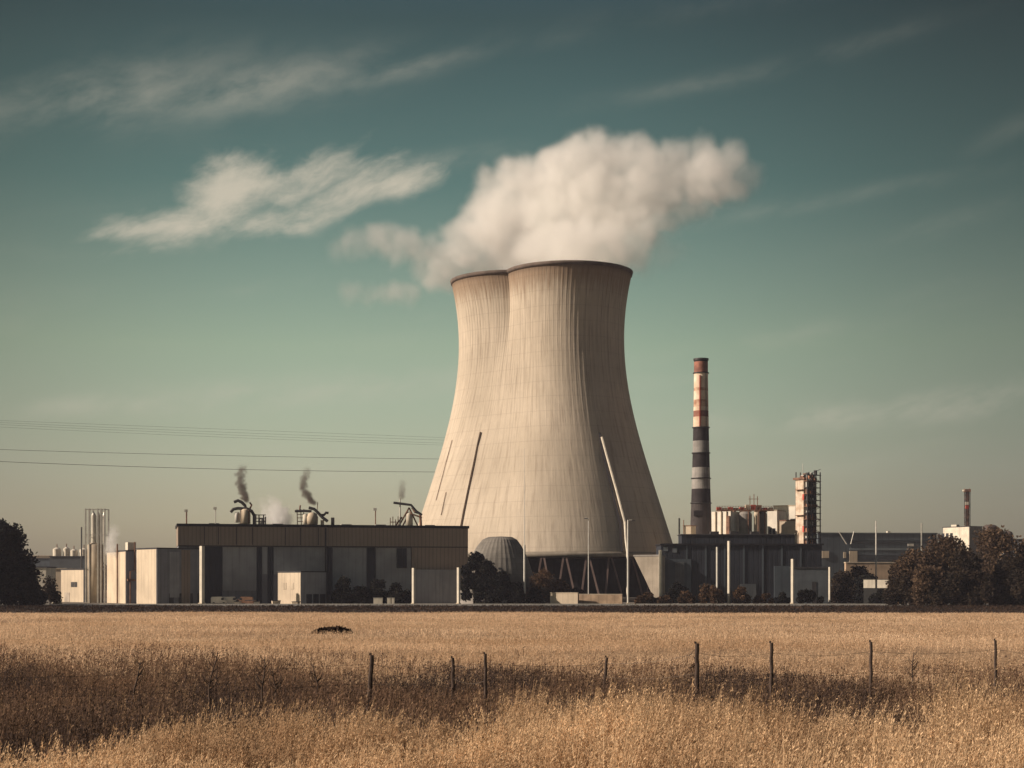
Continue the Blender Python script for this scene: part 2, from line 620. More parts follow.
def twin_tower(mt):
    root = thing('cooling_tower', 'huge pale concrete cooling tower with a twin-lobed rim and steam above it', 'cooling tower', (TC[0], TC[1], 0))
    zz = np.linspace(PROF[0][0], TOP, 74)
    NR, SUB = 132, 6
    n = NR * SUB
    a = np.arange(n) * 2 * math.pi / n
    rib = np.where(np.arange(n) % SUB == 0, .07, 0.0)

    def ring(z, extra=0.0, rb=0.0):
        r = shell_r(a, z, extra) + rb * rib
        return np.stack([r * np.cos(a), r * np.sin(a), np.full(n, z)], -1)

    def loop_mesh(name, rings, m, parent):
        V = np.concatenate(rings)
        L = len(rings)
        i = np.arange(L)[:, None]
        k = np.arange(n)[None]
        k2 = (k + 1) % n
        i2 = (i + 1) % L
        Fc = np.stack([i * n + k, i * n + k2, i2 * n + k2, i2 * n + k], -1).reshape(-1, 4)
        return link(name, raw_mesh(name, V, Fc, m), parent)

    loop_mesh('shell', [ring(z, 0, .25 + .75 * np.clip((z - 45) / 45, 0, 1)) for z in zz] + [ring(z, -.9) for z in zz[::-1]], mt, root)
    loop_mesh('rim', [ring(TOP - .9, -1.2), ring(TOP - .9, .35), ring(TOP + .35, .35), ring(TOP + .35, -1.2)], mat('rim_concrete', (.13, .10, .085), .9, .3, .2), root)
    loop_mesh('lip_ring', [ring(15.1, -.9), ring(15.1, .4), ring(16.7, .4), ring(16.7, -.9)], mat('lip_concrete', (.30, .26, .21), .9, .2, .2, streak=.3), root)
    nl = 40
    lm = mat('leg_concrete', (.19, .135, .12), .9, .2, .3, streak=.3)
    for q in range(nl):
        a0 = 2 * math.pi * (q + .5) / nl
        for s_ in (-1, 1):
            a1 = a0 + s_ * math.pi / nl * .90
            r0, r1 = float(shell_r(a0, 15.8, 2.6)), float(shell_r(a1, 15.8, -.2))
            MB().tube([(r0 * math.cos(a0 + s_ * .014), r0 * math.sin(a0 + s_ * .014), 0.0), (r1 * math.cos(a1), r1 * math.sin(a1), 15.3)], .42, 4).build('leg', lm, root)
    loop_mesh('basin_wall', [ring(0 + 15.8, 4.2) * [1, 1, 0], ring(15.8, 4.2) * [1, 1, 0] + [0, 0, 1.6], ring(15.8, 3.8) * [1, 1, 0] + [0, 0, 1.6], ring(15.8, 3.8) * [1, 1, 0]], mat('basin_concrete', (.25, .22, .19), .9, .3, .3), root)
    P = ring(15.8, -6)[::6, :2]
    MB().prism([tuple(p) for p in P], 0, 14.6).build('fill_deck', mat('dark_fill', (.02, .02, .022), .95, .3, .5, stripes=(2.0, .5)), root)  # near-black block standing in for the shade inside the openings
    return root


TW = twin_tower(tower_material())


def on_tower(px, py, lift=.5):
    """point of the shell's camera side met at a picture place, in the tower's own frame"""
    for d in np.arange(500, 640, .25):
        x, z = X(px, d), Z(py, d)
        q = np.array([x, d]) - TC
        if np.hypot(*q) <= float(shell_r(math.atan2(q[1], q[0]), max(z, 15.8), lift)):
            return Vector((q[0], q[1], z))
    return Vector((x - TC[0], 0, z))


# pipe down the shaded side, a dark tube imitating its shadow beside it, a stair line on the lit side
pts = [on_tower(px, py, 1.3) for px, py in ((602, 437), (606, 452), (611, 470), (616, 488), (621, 507), (625, 522), (626, 540), (627.5, 552))]
pts.append(Vector((pts[-1].x, pts[-1].y - .6, 1)))
pts.append(Vector((pts[-1].x, pts[-1].y, 0)))
MB().tube(pts, .50, 8).build('drain_pipe', white_p, TW)
pts = [on_tower(px, py, .45) for px, py in ((599.5, 433), (602, 450), (606.5, 468), (611, 486), (615.5, 505), (620, 522), (622, 552))]
MB().tube(pts, .50, 4).build('pipe_shadow', dark_steel, TW)
pts = [on_tower(px, py, .35) for px, py in ((480.5, 432), (477, 447), (473, 467), (468, 490), (463.5, 512), (461, 525), (458, 550))]
MB().tube(pts, .36, 4).build('access_stair', mat('stair_steel', (.16, .11, .08), .8, .3, .6), TW)
for a, b in (((452, 440), (436, 500)), ((446, 492), (441, 515))):
    pts = [on_tower(a[0] + (b[0] - a[0]) * u, a[1] + (b[1] - a[1]) * u, .3) for u in np.linspace(0, 1, 6)]
    MB().tube(pts, .13, 4).build('ladder', rust, TW)

# ------------------------------------------------------------------ buildings
YAW = 13.0


def along(px, xc, dc, yaw):
    """distance along the front (direction yaw from corner xc,dc) at which picture column px is met"""
    k = (px - 512) / F
    c, s = math.cos(R(yaw)), math.sin(R(yaw))
    return (k * dc - xc) / (c - k * s)


def back(px, xc, dc, yaw):
    k = (px - 512) / F
    c, s = math.cos(R(yaw)), math.sin(R(yaw))
    return (k * dc - xc) / (-s - k * c)


# main hall --------------------------------------------------------
def main_hall():
    d0 = 478
    x0 = X(178, d0)
    L = along(468, x0, d0, YAW)
    A = lambda px: along(px, x0, d0, YAW)
    top = Z(523.5, d0)
    mid = Z(546, d0 + 8)
    root = thing('factory_hall', 'long flat-roofed hall with brown upper cladding and grey lower panels', 'factory hall', (x0, d0, 0), R(YAW))
    D = 24
    MB().box(0, L, 0, D, mid, top - .8).build('upper_cladding', brown_clad, root)
    MB().box(.15, L - .15, .9, D, 0, mid - .003).build('lower_wall', grey_clad, root)
    MB().box(-.35, L + .35, -.35, D + .3, top - .8, top).build('roof_edge', mat('roof_edge_metal', (.02, .02, .025), .5, .2, .3), root)
    # right end: brown wall down to the ground
    MB().box(A(412), L, .12, .88, Z(570, 490), mid - .004).build('wall_panel', brown_clad, root)
    MB().box(A(461), L, .12, .88, 0, Z(570, 490) - .004).build('wall_panel', brown_clad, root)
    MB().box(A(413.5), A(457), -2.2, .1, 0, Z(569.5, 490)).build('porch_block', grey_clad2, root)
    # navy panels painting the shade of wall recesses, and lighter sheets
    for a, b, z0, z1, m in ((204, 222, 0, mid - .3, navy_clad), (257, 262, 0, mid - .3, navy_clad), (268, 273.5, 0, mid - .3, navy_clad), (327.5, 332, 0, mid - .3, navy_clad),
                            (367.5, 375.5, 0, mid - .3, navy_clad)):
        MB().box(A(a), A(b), .55, .895, z0, z1).build('recess_or_door', m, root)
    for a, b, z0, z1 in ((223, 256.5, 4, mid - .4), (274, 326.5, 9, mid - .4), (333, 366.5, 3.5, mid - .4), (376.5, 411, 3.5, mid - .4), (262.5, 267.5, 9, mid - .4)):
        MB().box(A(a), A(b), .6, .89, z0, z1).build('sheet_panel', grey_clad2, root)
    MB().box(A(397), A(407), .3, .55, Z(568, 490), mid - .5).build('vent_duct', navy_clad, root)
    MB().box(A(325), A(326.2), -.25, .2, 0, top - 1).build('down_pipe', dark_steel, root)
    for a in (204, 218, 236, 252, 285, 300, 318):
        MB().box(A(a), A(a) + .18, -.12, .02, mid + .3, top - 1).build('cladding_seam', dark_steel, root)
    # parapet gutter line between the claddings
    MB().box(0, L, -.1, .05, mid - .25, mid + .02).build('gutter', mat('gutter_metal', (.05, .045, .045), .5, .2, .4), root)
    for a in (210, 240, 275, 310, 345, 380, 430):
        MB().box(A(a), A(a) + 3.2, 9, 11.5, top, top + .55).build('roof_vent', pale_steel, root)
    return root, top, A, x0, d0


HALL, HTOP, HA, HX, HD = main_hall()


def corner_block(name, label, cat, pl, pc, pr, ytop, d, yaw, m_left, m_front, extras=None, group=None, roof=None):
    """box standing on the ground, nearest corner at column pc; left and front faces end at columns pl and pr"""
    xc = X(pc, d)
    w = along(pr, xc, d, yaw)
    D = back(pl, xc, d, yaw)
    h = Z(ytop, d)
    root = thing(name, label, cat, (xc, d, 0), R(yaw), group)
    MB().box(0, w, 0, D, 0, h - .35).build('wall', m_front, root)  # front darker than the added side sheet: sun and shade put into the colours
    MB().box(-.2, w + .2, -.2, D + .2, h - .35, h).build('roof', roof or roof_m, root)
    return root, w, D, h


# left storage block with one sunlit side
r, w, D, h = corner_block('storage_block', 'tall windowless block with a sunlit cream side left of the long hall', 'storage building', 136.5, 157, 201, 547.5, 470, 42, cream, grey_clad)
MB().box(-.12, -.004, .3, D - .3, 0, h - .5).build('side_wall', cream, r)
for k in range(5):
    MB().box(4 + k * 3.2, 5.6 + k * 3.2, -.08, -.002, .2, 3.2).build('door', dark_steel, r)
MB().box(w * .55, w * .75, -.1, -.003, .1, h - .6).build('wall_panel', brown_clad, r)
MB().box(w * .28, w * .50, -.1, -.003, 2, h - 1.2).build('wall_panel', grey_clad2, r)

# silo-like tank building
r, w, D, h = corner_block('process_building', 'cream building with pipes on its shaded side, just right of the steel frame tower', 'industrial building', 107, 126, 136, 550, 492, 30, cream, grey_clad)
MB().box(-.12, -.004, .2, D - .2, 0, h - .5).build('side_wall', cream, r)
MB().tube([(-.6, D * .35, 0), (-.6, D * .35, h + 2)], .25).build('pipe', rust, r)
MB().tube([(1.2, -.5, 0), (1.2, -.5, h * .6), (2.6, -.5, h * .62), (2.6, -.5, h + 2.5)], .22).build('pipe', rust, r)
MB().box(.3, w - .4, -.9, -.01, h * .42, h * .46).build('walkway', rust, r)
MB().box(.8, 3.4, .8, 3.4, h, h + 2.4).build('roof_unit', white_p, r)
MB().box(w * .55, w * .9, 1, 3, h, h + 1.4).build('roof_unit', rust, r)

# beige low block
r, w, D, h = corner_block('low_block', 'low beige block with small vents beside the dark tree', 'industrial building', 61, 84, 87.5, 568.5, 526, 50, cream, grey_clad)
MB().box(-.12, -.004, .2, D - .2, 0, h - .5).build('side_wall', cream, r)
for k in (.28, .42):
    MB().box(-.2, -.13, D * k, D * k + 1.6, h * .45, h * .60).build('vent', dark_steel, r)
MB().box(-.2, -.13, D * .6, D * .6 + 3, .1, 3.2).build('door', mat('pale_door', (.42, .36, .3), .7, .2, .5), r)

# steel frame tower with tall vessel
def frame_tower():
    d = 512
    xc = X(97, d)
    root = thing('frame_tower', 'slender pale steel frame tower rising above a tan vessel at the left of the plant', 'process tower', (xc, d, 0))
    hw = X(97 + 9.5, d) - xc
    h = Z(509, d)
    hv = Z(543, d)
    MB().lathe([(hw * .80, 0), (hw * .80, hv - .6), (hw * .55, hv)], 28, -0.5).build('vessel', cream_b, root, smooth=True)
    mb = MB()
    for x in (-hw, -hw * .62, hw * .28, hw * .6, hw):
        mb.box(x - .2, x + .2, -hw * .8, -hw * .8 + .4, 0, h)
        mb.box(x - .2, x + .2, hw * .8, hw * .8 + .4, 0, h)
    mb.build('column', pale_steel, root)
    mb = MB()
    for k in (4, 8, 11):
        z = h * k / 11 - .15
        for y in (-hw * .8, hw * .8):
            mb.box(-hw, hw, y + .05, y + .2, z - .09, z + .09)
        for x in (-hw, hw):
            mb.box(x - .08, x + .08, -hw * .8, hw * .8, z - .09, z + .09)
    mb.build('crossbeam', pale_steel, root)
    mb = MB()
    for x, rr_ in ((-hw * .35, .75), (hw * .15, .55), (hw * .75, .45)):
        mb.lathe([(rr_, hv), (rr_, h - 2), (rr_ * .3, h - 1)], 14, x, 0)
    mb.build('stack_pipe', mat('aluminium_pipe', (.55, .52, .46), .4, .1, .3, metal=.3), root)


frame_tower()


# annexes in front of the hall
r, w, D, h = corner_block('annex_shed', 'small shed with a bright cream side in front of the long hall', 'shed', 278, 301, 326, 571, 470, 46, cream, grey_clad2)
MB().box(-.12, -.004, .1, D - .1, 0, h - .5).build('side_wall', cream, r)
MB().box(-.2, -.13, D * .3, D * .3 + 1.4, h * .45, h * .65).build('vent', cream_b, r)
MB().box(-.2, -.13, D * .62, D * .62 + 1.4, h * .45, h * .65).build('vent', cream_b, r)
for k in range(4):
    MB().box(2 + k * 2.6, 4 + k * 2.6, -.09, -.003, .1, 3.0).build('door', navy_clad, r)


def pole(px, ytop, ybase_d, wpx, label, m=pole_m, name='post', cat='post', group='pale posts along the road', arm=None, square=True, thin_from=None):
    d = ybase_d
    h = Z(ytop, d)
    w = wpx * d / F / 2
    root = thing(name, label, cat, (X(px, d), d, 0), R(-38) if square and not arm else 0, group)
    if thin_from is None:
        (MB().box(-w, w, -w, w, .5, h) if square else MB().tube([(0, 0, .5), (0, 0, h)], w, 10, w * .7)).build('shaft', m, root)
    else:
        zt = Z(thin_from, d)
        MB().tube([(0, 0, .5), (0, 0, zt)], w, 10).build('shaft', m, root)
        MB().tube([(0, 0, zt), (0, 0, h)], .16, 6, .05).build('mast', m, root)
    MB().box(-w * 1.5, w * 1.5, -w * 1.5, w * 1.5, 0, .5).build('footing', cream_b, root)
    if arm:
        dx, hy = arm
        MB().tube([(0, 0, h - .4), (dx * .4, 0, h), (dx, 0, h)], .09, 6).build('arm', m, root)
        MB().box(dx - .1, dx + .9, -.25, .25, h - .28, h - .05).build('lamp_head', dark_steel, root)
    return root


pole(202, 546, 466, 3.6, 'broad cream post at the left corner of the long hall', white_p)
pole(413.5, 568, 464.8, 2.4, 'pale post at the left side of the grey porch on the long hall', white_p)
pole(458.5, 567.5, 464.8, 2.4, 'pale post at the right end of the long hall', white_p)
pole(524.5, 448, 472, 2.2, 'tall pole with a very thin mast in front of the striped mound', pole_m, 'antenna_pole', 'pole', None, thin_from=545, square=False)
pole(628, 520, 470, 2.0, 'street lamp pole below the pale pipe of the near tower', pole_m, 'street_lamp', 'street lamp', 'street lamps by the plant', arm=(1.2, 0), square=False)
pole(588.5, 518, 500, 1.2, 'thin faint lamp pole against the middle of the near cooling tower', pole_m, 'street_lamp', 'street lamp', 'street lamps by the plant', arm=(-1.2, 0), square=False)
pole(660.5, 550, 472, 2.4, 'thick pale post at the left corner of the dark hall', white_p)
pole(717, 547, 492, 1.5, 'thin dull post against the left half of the dark hall', pale_steel)
pole(728.8, 541, 470, 2.2, 'tallest pale post in front of the dark hall', white_p)
pole(792.5, 559, 470, 2.4, 'pale post where the dark hall meets its low side block', white_p)
pole(829.5, 567, 474, 1.7, 'short post at the right end of the dark hall', white_p)
pole(876, 521, 560, 1.0, 'taller dull mast in front of the long blue-grey shed', pale_steel, 'mast', 'mast', 'thin masts on the right')
pole(921.5, 523, 690, 1.2, 'faint thin mast at the right end of the blue-grey shed', pale_steel, 'mast', 'mast', 'thin masts on the right')
pole(679.3, 518, 560, 1.2, 'thin mast between the near cooling tower and the chimney', pale_steel, 'mast', 'mast', 'thin masts on the right')
pole(86.5 - 5, 527, 700, 1.0, 'thin dark mast left of the steel frame tower', dark_steel, 'mast', 'mast', None)

# roof masts on the hall
for px, py, lab, w in ((186.5, 509.5, 'short rusty mast at the left end of the hall roof', 1.5), (215.5, 507, 'pale lamp mast on the hall roof left of the first smoking unit', 1.0),
                       (375.5, 508, 'pale lamp mast on the hall roof between two rooftop units', 1.2)):
    d = 486
    z0 = HTOP
    r = thing('roof_mast', lab, 'mast', (X(px, d), d, z0), 0, 'masts on the hall roof')
    h = Z(py, d) - z0
    MB().tube([(0, 0, 0), (0, 0, h)], w * .15, 6).build('shaft', rust if px != 215.5 else pale_steel, r)
    MB().box(-.6, .35, -.2, .2, h - .8, h).build('lamp_head', pale_steel, r)


# rooftop process units
def roof_unit(px, d, kind, label):
    z0 = HTOP
    s = d / F
    root = thing('rooftop_unit', label, 'rooftop machinery', (X(px, d), d, z0), 0, 'rooftop machinery on the long hall')
    B = lambda: MB()
    if kind == 0:
        B().lathe([(1.35, .6), (1.35, 4.6), (.9, 5.0)], 18, .3).build('vessel', cream, root, smooth=True)
        mb = B()
        for x, y in ((-1.0, -1.0), (1.5, -1.0), (1.5, 1.2), (-1.0, 1.2)):
            mb.box(x - .12, x + .12, y - .12, y + .12, 0, 4.6)
        mb.build('support_frame', rust, root)
        B().tube([(-4.2, -.3, 4.0), (-3.4, -.3, 4.9), (-2.0, -.3, 5.2), (1.0, -.3, 5.0), (2.2, -.3, 4.4), (2.9, -.3, 3.2)], .5, 8).build('duct', dark_steel, root)
        B().tube([(-3.2, 0, 7.1), (-2.0, 0, 7.6), (-.8, 0, 7.0), (.2, 0, 6.0), (.6, 0, 5.0)], .5, 8).build('duct', dark_steel, root)
        B().tube([(1.6, 0, 5.0), (2.2, 0, 6.2), (1.6, 0, 7.0)], .3, 8).build('stack', rust, root)
        mb = B()
        for x in (3.4, 4.6, 6.0, 6.6):
            mb.box(x - .17, x + .17, -1, -.7, 0, 3.2 if x < 6.4 else 2.6)
        for z in (1.0, 2.0, 3.0):
            mb.box(3.3, 6.7, -1, -.75, z, z + .25)
        mb.build('platform_frame', dark_steel, root)
        B().lathe([(1.0, 0), (1.0, 1.8), (.5, 2.2)], 14, 5.2, 0).build('pump_tank', pale_steel, root, smooth=True)
        B().box(2.6, 3.6, -.6, .6, 0, 3.4).build('cabinet', dark_steel, root)
        B().lathe([(.8, .8), (.8, 3.6), (.5, 4.0)], 12, -2.2, 0).build('filter', pale_steel, root, smooth=True)
    elif kind == 1:
        B().lathe([(1.7, .3), (1.8, 2.5), (1.3, 3.6), (.6, 4.0)], 18, .4).build('vessel', cream_b, root, smooth=True)
        B().lathe([(.9, .3), (.9, 3.2), (.4, 3.6)], 14, -1.6).build('vessel', white_p, root, smooth=True)
        B().tube([(-4.9, -.3, 4.35), (-2.0, -.3, 4.45), (.2, -.3, 4.3)], .42, 8).build('duct', dark_steel, root)
        B().tube([(-.6, -.4, 5.4), (1.0, -.4, 5.0), (2.2, -.4, 3.9), (3.6, -.4, 2.4), (5.2, -.4, 1.2)], .5, 8).build('duct', dark_steel, root)
        B().tube([(2.6, 0, 3.1), (4.0, 0, 3.2), (4.6, 0, 3.9), (5.4, 0, 3.8)], .42, 8).build('duct', dark_steel, root)
        mb = B()
        for x in (-4.2, -3.0, -2.4):
            mb.tube([(x, .2, 0), (x + random.uniform(-.2, .2), .2, 5.0)], .14, 5)
        for z in (1.1, 2.2, 3.3):
            mb.box(-4.3, -2.3, 0, .25, z, z + .2)
        mb.build('platform_frame', rust, root)
        B().tube([(1.8, 0, 3.4), (2.1, 0, 7.2)], .12, 5).build('vent_pipe', rust, root)
        B().tube([(-3.5, 0, 4.6), (-3.3, 0, 6.2)], .25, 6).build('stack', rust, root)
        B().box(3.0, 4.0, -.5, .5, 0, 1.6).build('cabinet', cream, root)
        B().box(6.2, 7.2, -.4, .4, 0, 2.4).build('cabinet', dark_steel, root)
    else:
        mb = B()
        for a, b in (((-1.5, 0, 0), (1.6, 0, 5.5)), ((1.6, 0, 5.5), (4.2, 0, 0)), ((-.4, .6, 0), (1.8, .6, 4.2)), ((-2.6, 0, 0), (-.6, 0, 2.6)), ((2.2, -.3, 3.6), (5.6, -.3, 2.4))):
            mb.tube([a, b], .26, 5)
        mb.build('support_frame', rust, root)
        B().lathe([(1.1, 0), (1.1, 3.4), (.5, 4.2)], 14, 1.6, .5).build('vessel', white_p, root, smooth=True)
        B().tube([(-3.2, -.4, 7.0), (0, -.4, 6.6), (2.2, -.4, 6.3), (3.8, -.4, 4.4), (5.6, -.4, 3.2)], .4, 8).build('duct', dark_steel, root)
        B().tube([(2.6, 0, 5.6), (3.4, 0, 4.2), (5.0, 0, 3.6), (5.2, 0, 0)], .45, 8).build('duct', rust, root)
        B().tube([(-1.2, 0, 0), (-1.2, 0, 8.4)], .3, 6, .2).build('stack', pale_steel, root)
        mb = B()
        for x in (-4.2, -3.4, -2.6, -1.8):
            mb.box(x - .12, x + .12, -.5, -.3, 0, 2.4 + .5 * math.sin(x * 3))
        mb.box(-4.3, -1.7, -.5, -.3, .9, 1.15)
        mb.build('platform_frame', rust, root)
    return root


roof_unit(244.5, 492, 0, 'rooftop unit with a cream vessel under two dark curled ducts, first from the left')
roof_unit(311, 493, 1, 'middle rooftop unit with a flat dark duct and a slanting black pipe')
roof_unit(404, 494, 2, 'rooftop unit of splayed rusty struts beside the cooling tower')


# dark hall on the right ------------------------------------------
def dark_hall():
    d0 = 500
    yaw = 1
    x0 = X(661, d0)
    A = lambda px: along(px, x0, d0, yaw)
    root = thing('dark_hall', 'long dark navy hall below the striped chimney', 'factory hall', (x0, d0, 0), R(yaw))
    L = A(822)
    h1 = Z(543.5, d0)
    h2 = Z(534.5, d0 + 8)
    MB().box(0, L, 0, 14, 0, h1 - .5).build('wall', navy_clad, root)
    MB().box(-.3, L + .5, -.5, 14.3, h1 - .5, h1).build('roof_edge', mat('roof_edge_metal', (.02, .02, .025), .5, .2, .3), root)
    MB().box(A(683), A(797), 3.5, 12, h1, h2 - .3).build('clerestory', navy_clad, root)
    MB().box(A(683) - .3, A(797) + .3, 3.2, 12.3, h2 - .3, h2).build('roof', roof_m, root)
    MB().box(A(663.5), A(668), -.15, -.01, Z(544, d0) - 2.2, Z(544, d0) - .9).build('window', mat('pale_pane', (.16, .18, .2), .3, .2, .5), root)  # pane in a plain grey-blue, paler than the wall
    MB().box(A(672.5), A(677), -.15, -.01, Z(550, d0) - .8, Z(550, d0) + .6).build('window', mat('pale_pane', (.16, .18, .2), .3, .2, .5), root)
    MB().box(A(664), A(691), -.4, -.01, .2, Z(559, d0)).build('wall_panel', navy_clad2, root)
    MB().box(A(774), A(790), -.4, -.01, .2, Z(566, d0)).build('wall_panel', navy_clad2, root)
    MB().box(A(675), A(684), -.7, -.42, .2, Z(562, d0)).build('recess_or_door', mat('steel_door', (.10, .11, .12), .5, .2, .3, stripes=(.8, .3)), root)
    MB().box(A(700), A(716), -.3, -.01, .2, 6).build('recess_or_door', mat('steel_door', (.10, .11, .12), .5, .2, .3), root)
    MB().box(A(740), A(756), -.3, -.01, .2, 6).build('recess_or_door', mat('steel_door', (.10, .11, .12), .5, .2, .3), root)
    for a in (686, 705, 724, 743, 762, 781, 800):
        MB().box(A(a), A(a) + .5, -.18, -.004, 0, h1 - .6).build('pilaster', navy_clad2, root)
    for a in (713, 733, 754):
        MB().box(A(a), A(a) + 2.6, 5, 8, h2, h2 + .9).build('roof_vent', dark_steel, root)
    r2 = thing('side_block', 'low grey side block with a flat roof at the right end of the dark hall', 'industrial building', (X(794, 485), 485, 0), 0)
    w = along(830, X(794, 485), 485, 0)
    hh = Z(567, 485)
    MB().box(0, w, 0, 6, 0, hh - .4).build('wall', mat('slate_render', (.10, .115, .13), .8, .2, .2, streak=.25), r2)
    MB().box(-.2, w + .2, -.2, 6.2, hh - .4, hh).build('roof', roof_m, r2)
    MB().box(w * .5, w * .62, -.1, -.004, 0, hh * .6).build('door', dark_steel, r2)


dark_hall()


# chimney ---------------------------------------------------------
def chimney():
    d = 541
    root = thing('striped_chimney', 'tall tapering chimney with black, grey, cream and rust-red bands', 'chimney', (X(701, d), d, 0))
    zt, zb = Z(359, d), 0.0
    rt, rb_ = 6.9 * d / F, 13.6 * d / F

    def rad(z):
        f = (zt - z) / zt
        return rt + (rb_ - rt) * (f ** 1.6)

    blk = mat('chimney_black', (.030, .025, .027), .85, .3, .3, streak=.3)
    gry = mat('chimney_grey', (.30, .285, .27), .85, .25, .3, streak=.4)
    crm = mat('chimney_cream', (.74, .62, .50), .85, .2, .25, c2=(.62, .46, .34), streak=.3)
    brn = mat('chimney_rust', (.32, .14, .10), .85, .3, .4, c2=(.20, .09, .07), streak=.4)
    tan = mat('chimney_tan', (.52, .36, .26), .85, .3, .4, c2=(.34, .18, .12), streak=.4)
    drk = mat('chimney_dark_base', (.065, .055, .055), .85, .3, .2, streak=.4)
    bands = [(359, 362, blk), (362, 373, brn), (373, 388, crm), (388, 391, tan), (391, 400, crm), (400, 407, tan), (407, 411, crm), (411, 417, brn), (417, 427.5, crm), (427.5, 441, blk), (441, 453, gry),
             (453, 467.5, blk), (467.5, 478, gry), (478.7, 489, gry), (489, 503, blk), (503, 600, drk)]
    for i, (a, b, m) in enumerate(bands):
        z1, z0 = Z(a, d), max(Z(b, d), 0) if b < 600 else 0
        zs = np.linspace(z0, z1 - .02, 5)
        MB().lathe([(rad(z), z) for z in zs], 32).build('painted_band', m, root, smooth=False)
    for y in (373, 427.5, 453, 478.3, 503):
        z = Z(y, d)
        r = rad(z)
        MB().lathe([(r, z - .2), (r + .35, z - .2), (r + .35, z + .1), (r, z + .1)], 32, cap=False).build('ring_gallery', dark_steel, root)
    z = zt
    MB().lathe([(rt - .1, z - .6), (rt + .25, z - .5), (rt + .25, z + .1), (rt - .5, z + .1), (rt - .5, z - .6)], 32, cap=False).build('cap', dark_steel, root)
    # ladder with red cable up the lit side
    an = R(-105)
    MB().tube([(math.cos(an) * (rad(q) + .2), math.sin(an) * (rad(q) + .2), q) for q in np.linspace(Z(427, d), Z(376, d), 8)], .22, 4).build('ladder', red_paint, root)
    mb = MB()
    for s in (R(-60), R(-52)):
        mb.tube([(math.cos(s) * (rad(q) + .2), math.sin(s) * (rad(q) + .2), q) for q in np.linspace(2, zt - 1, 14)], .06, 4)
    mb.build('ladder', dark_steel, root)
    MB().box(-rad(20) + 1, rad(20) - 3.5, -rad(Z(514, d)) - .2, -rad(Z(514, d)) + 1.2, Z(516, d), Z(511, d)).build('inspection_door', blk, root)


chimney()


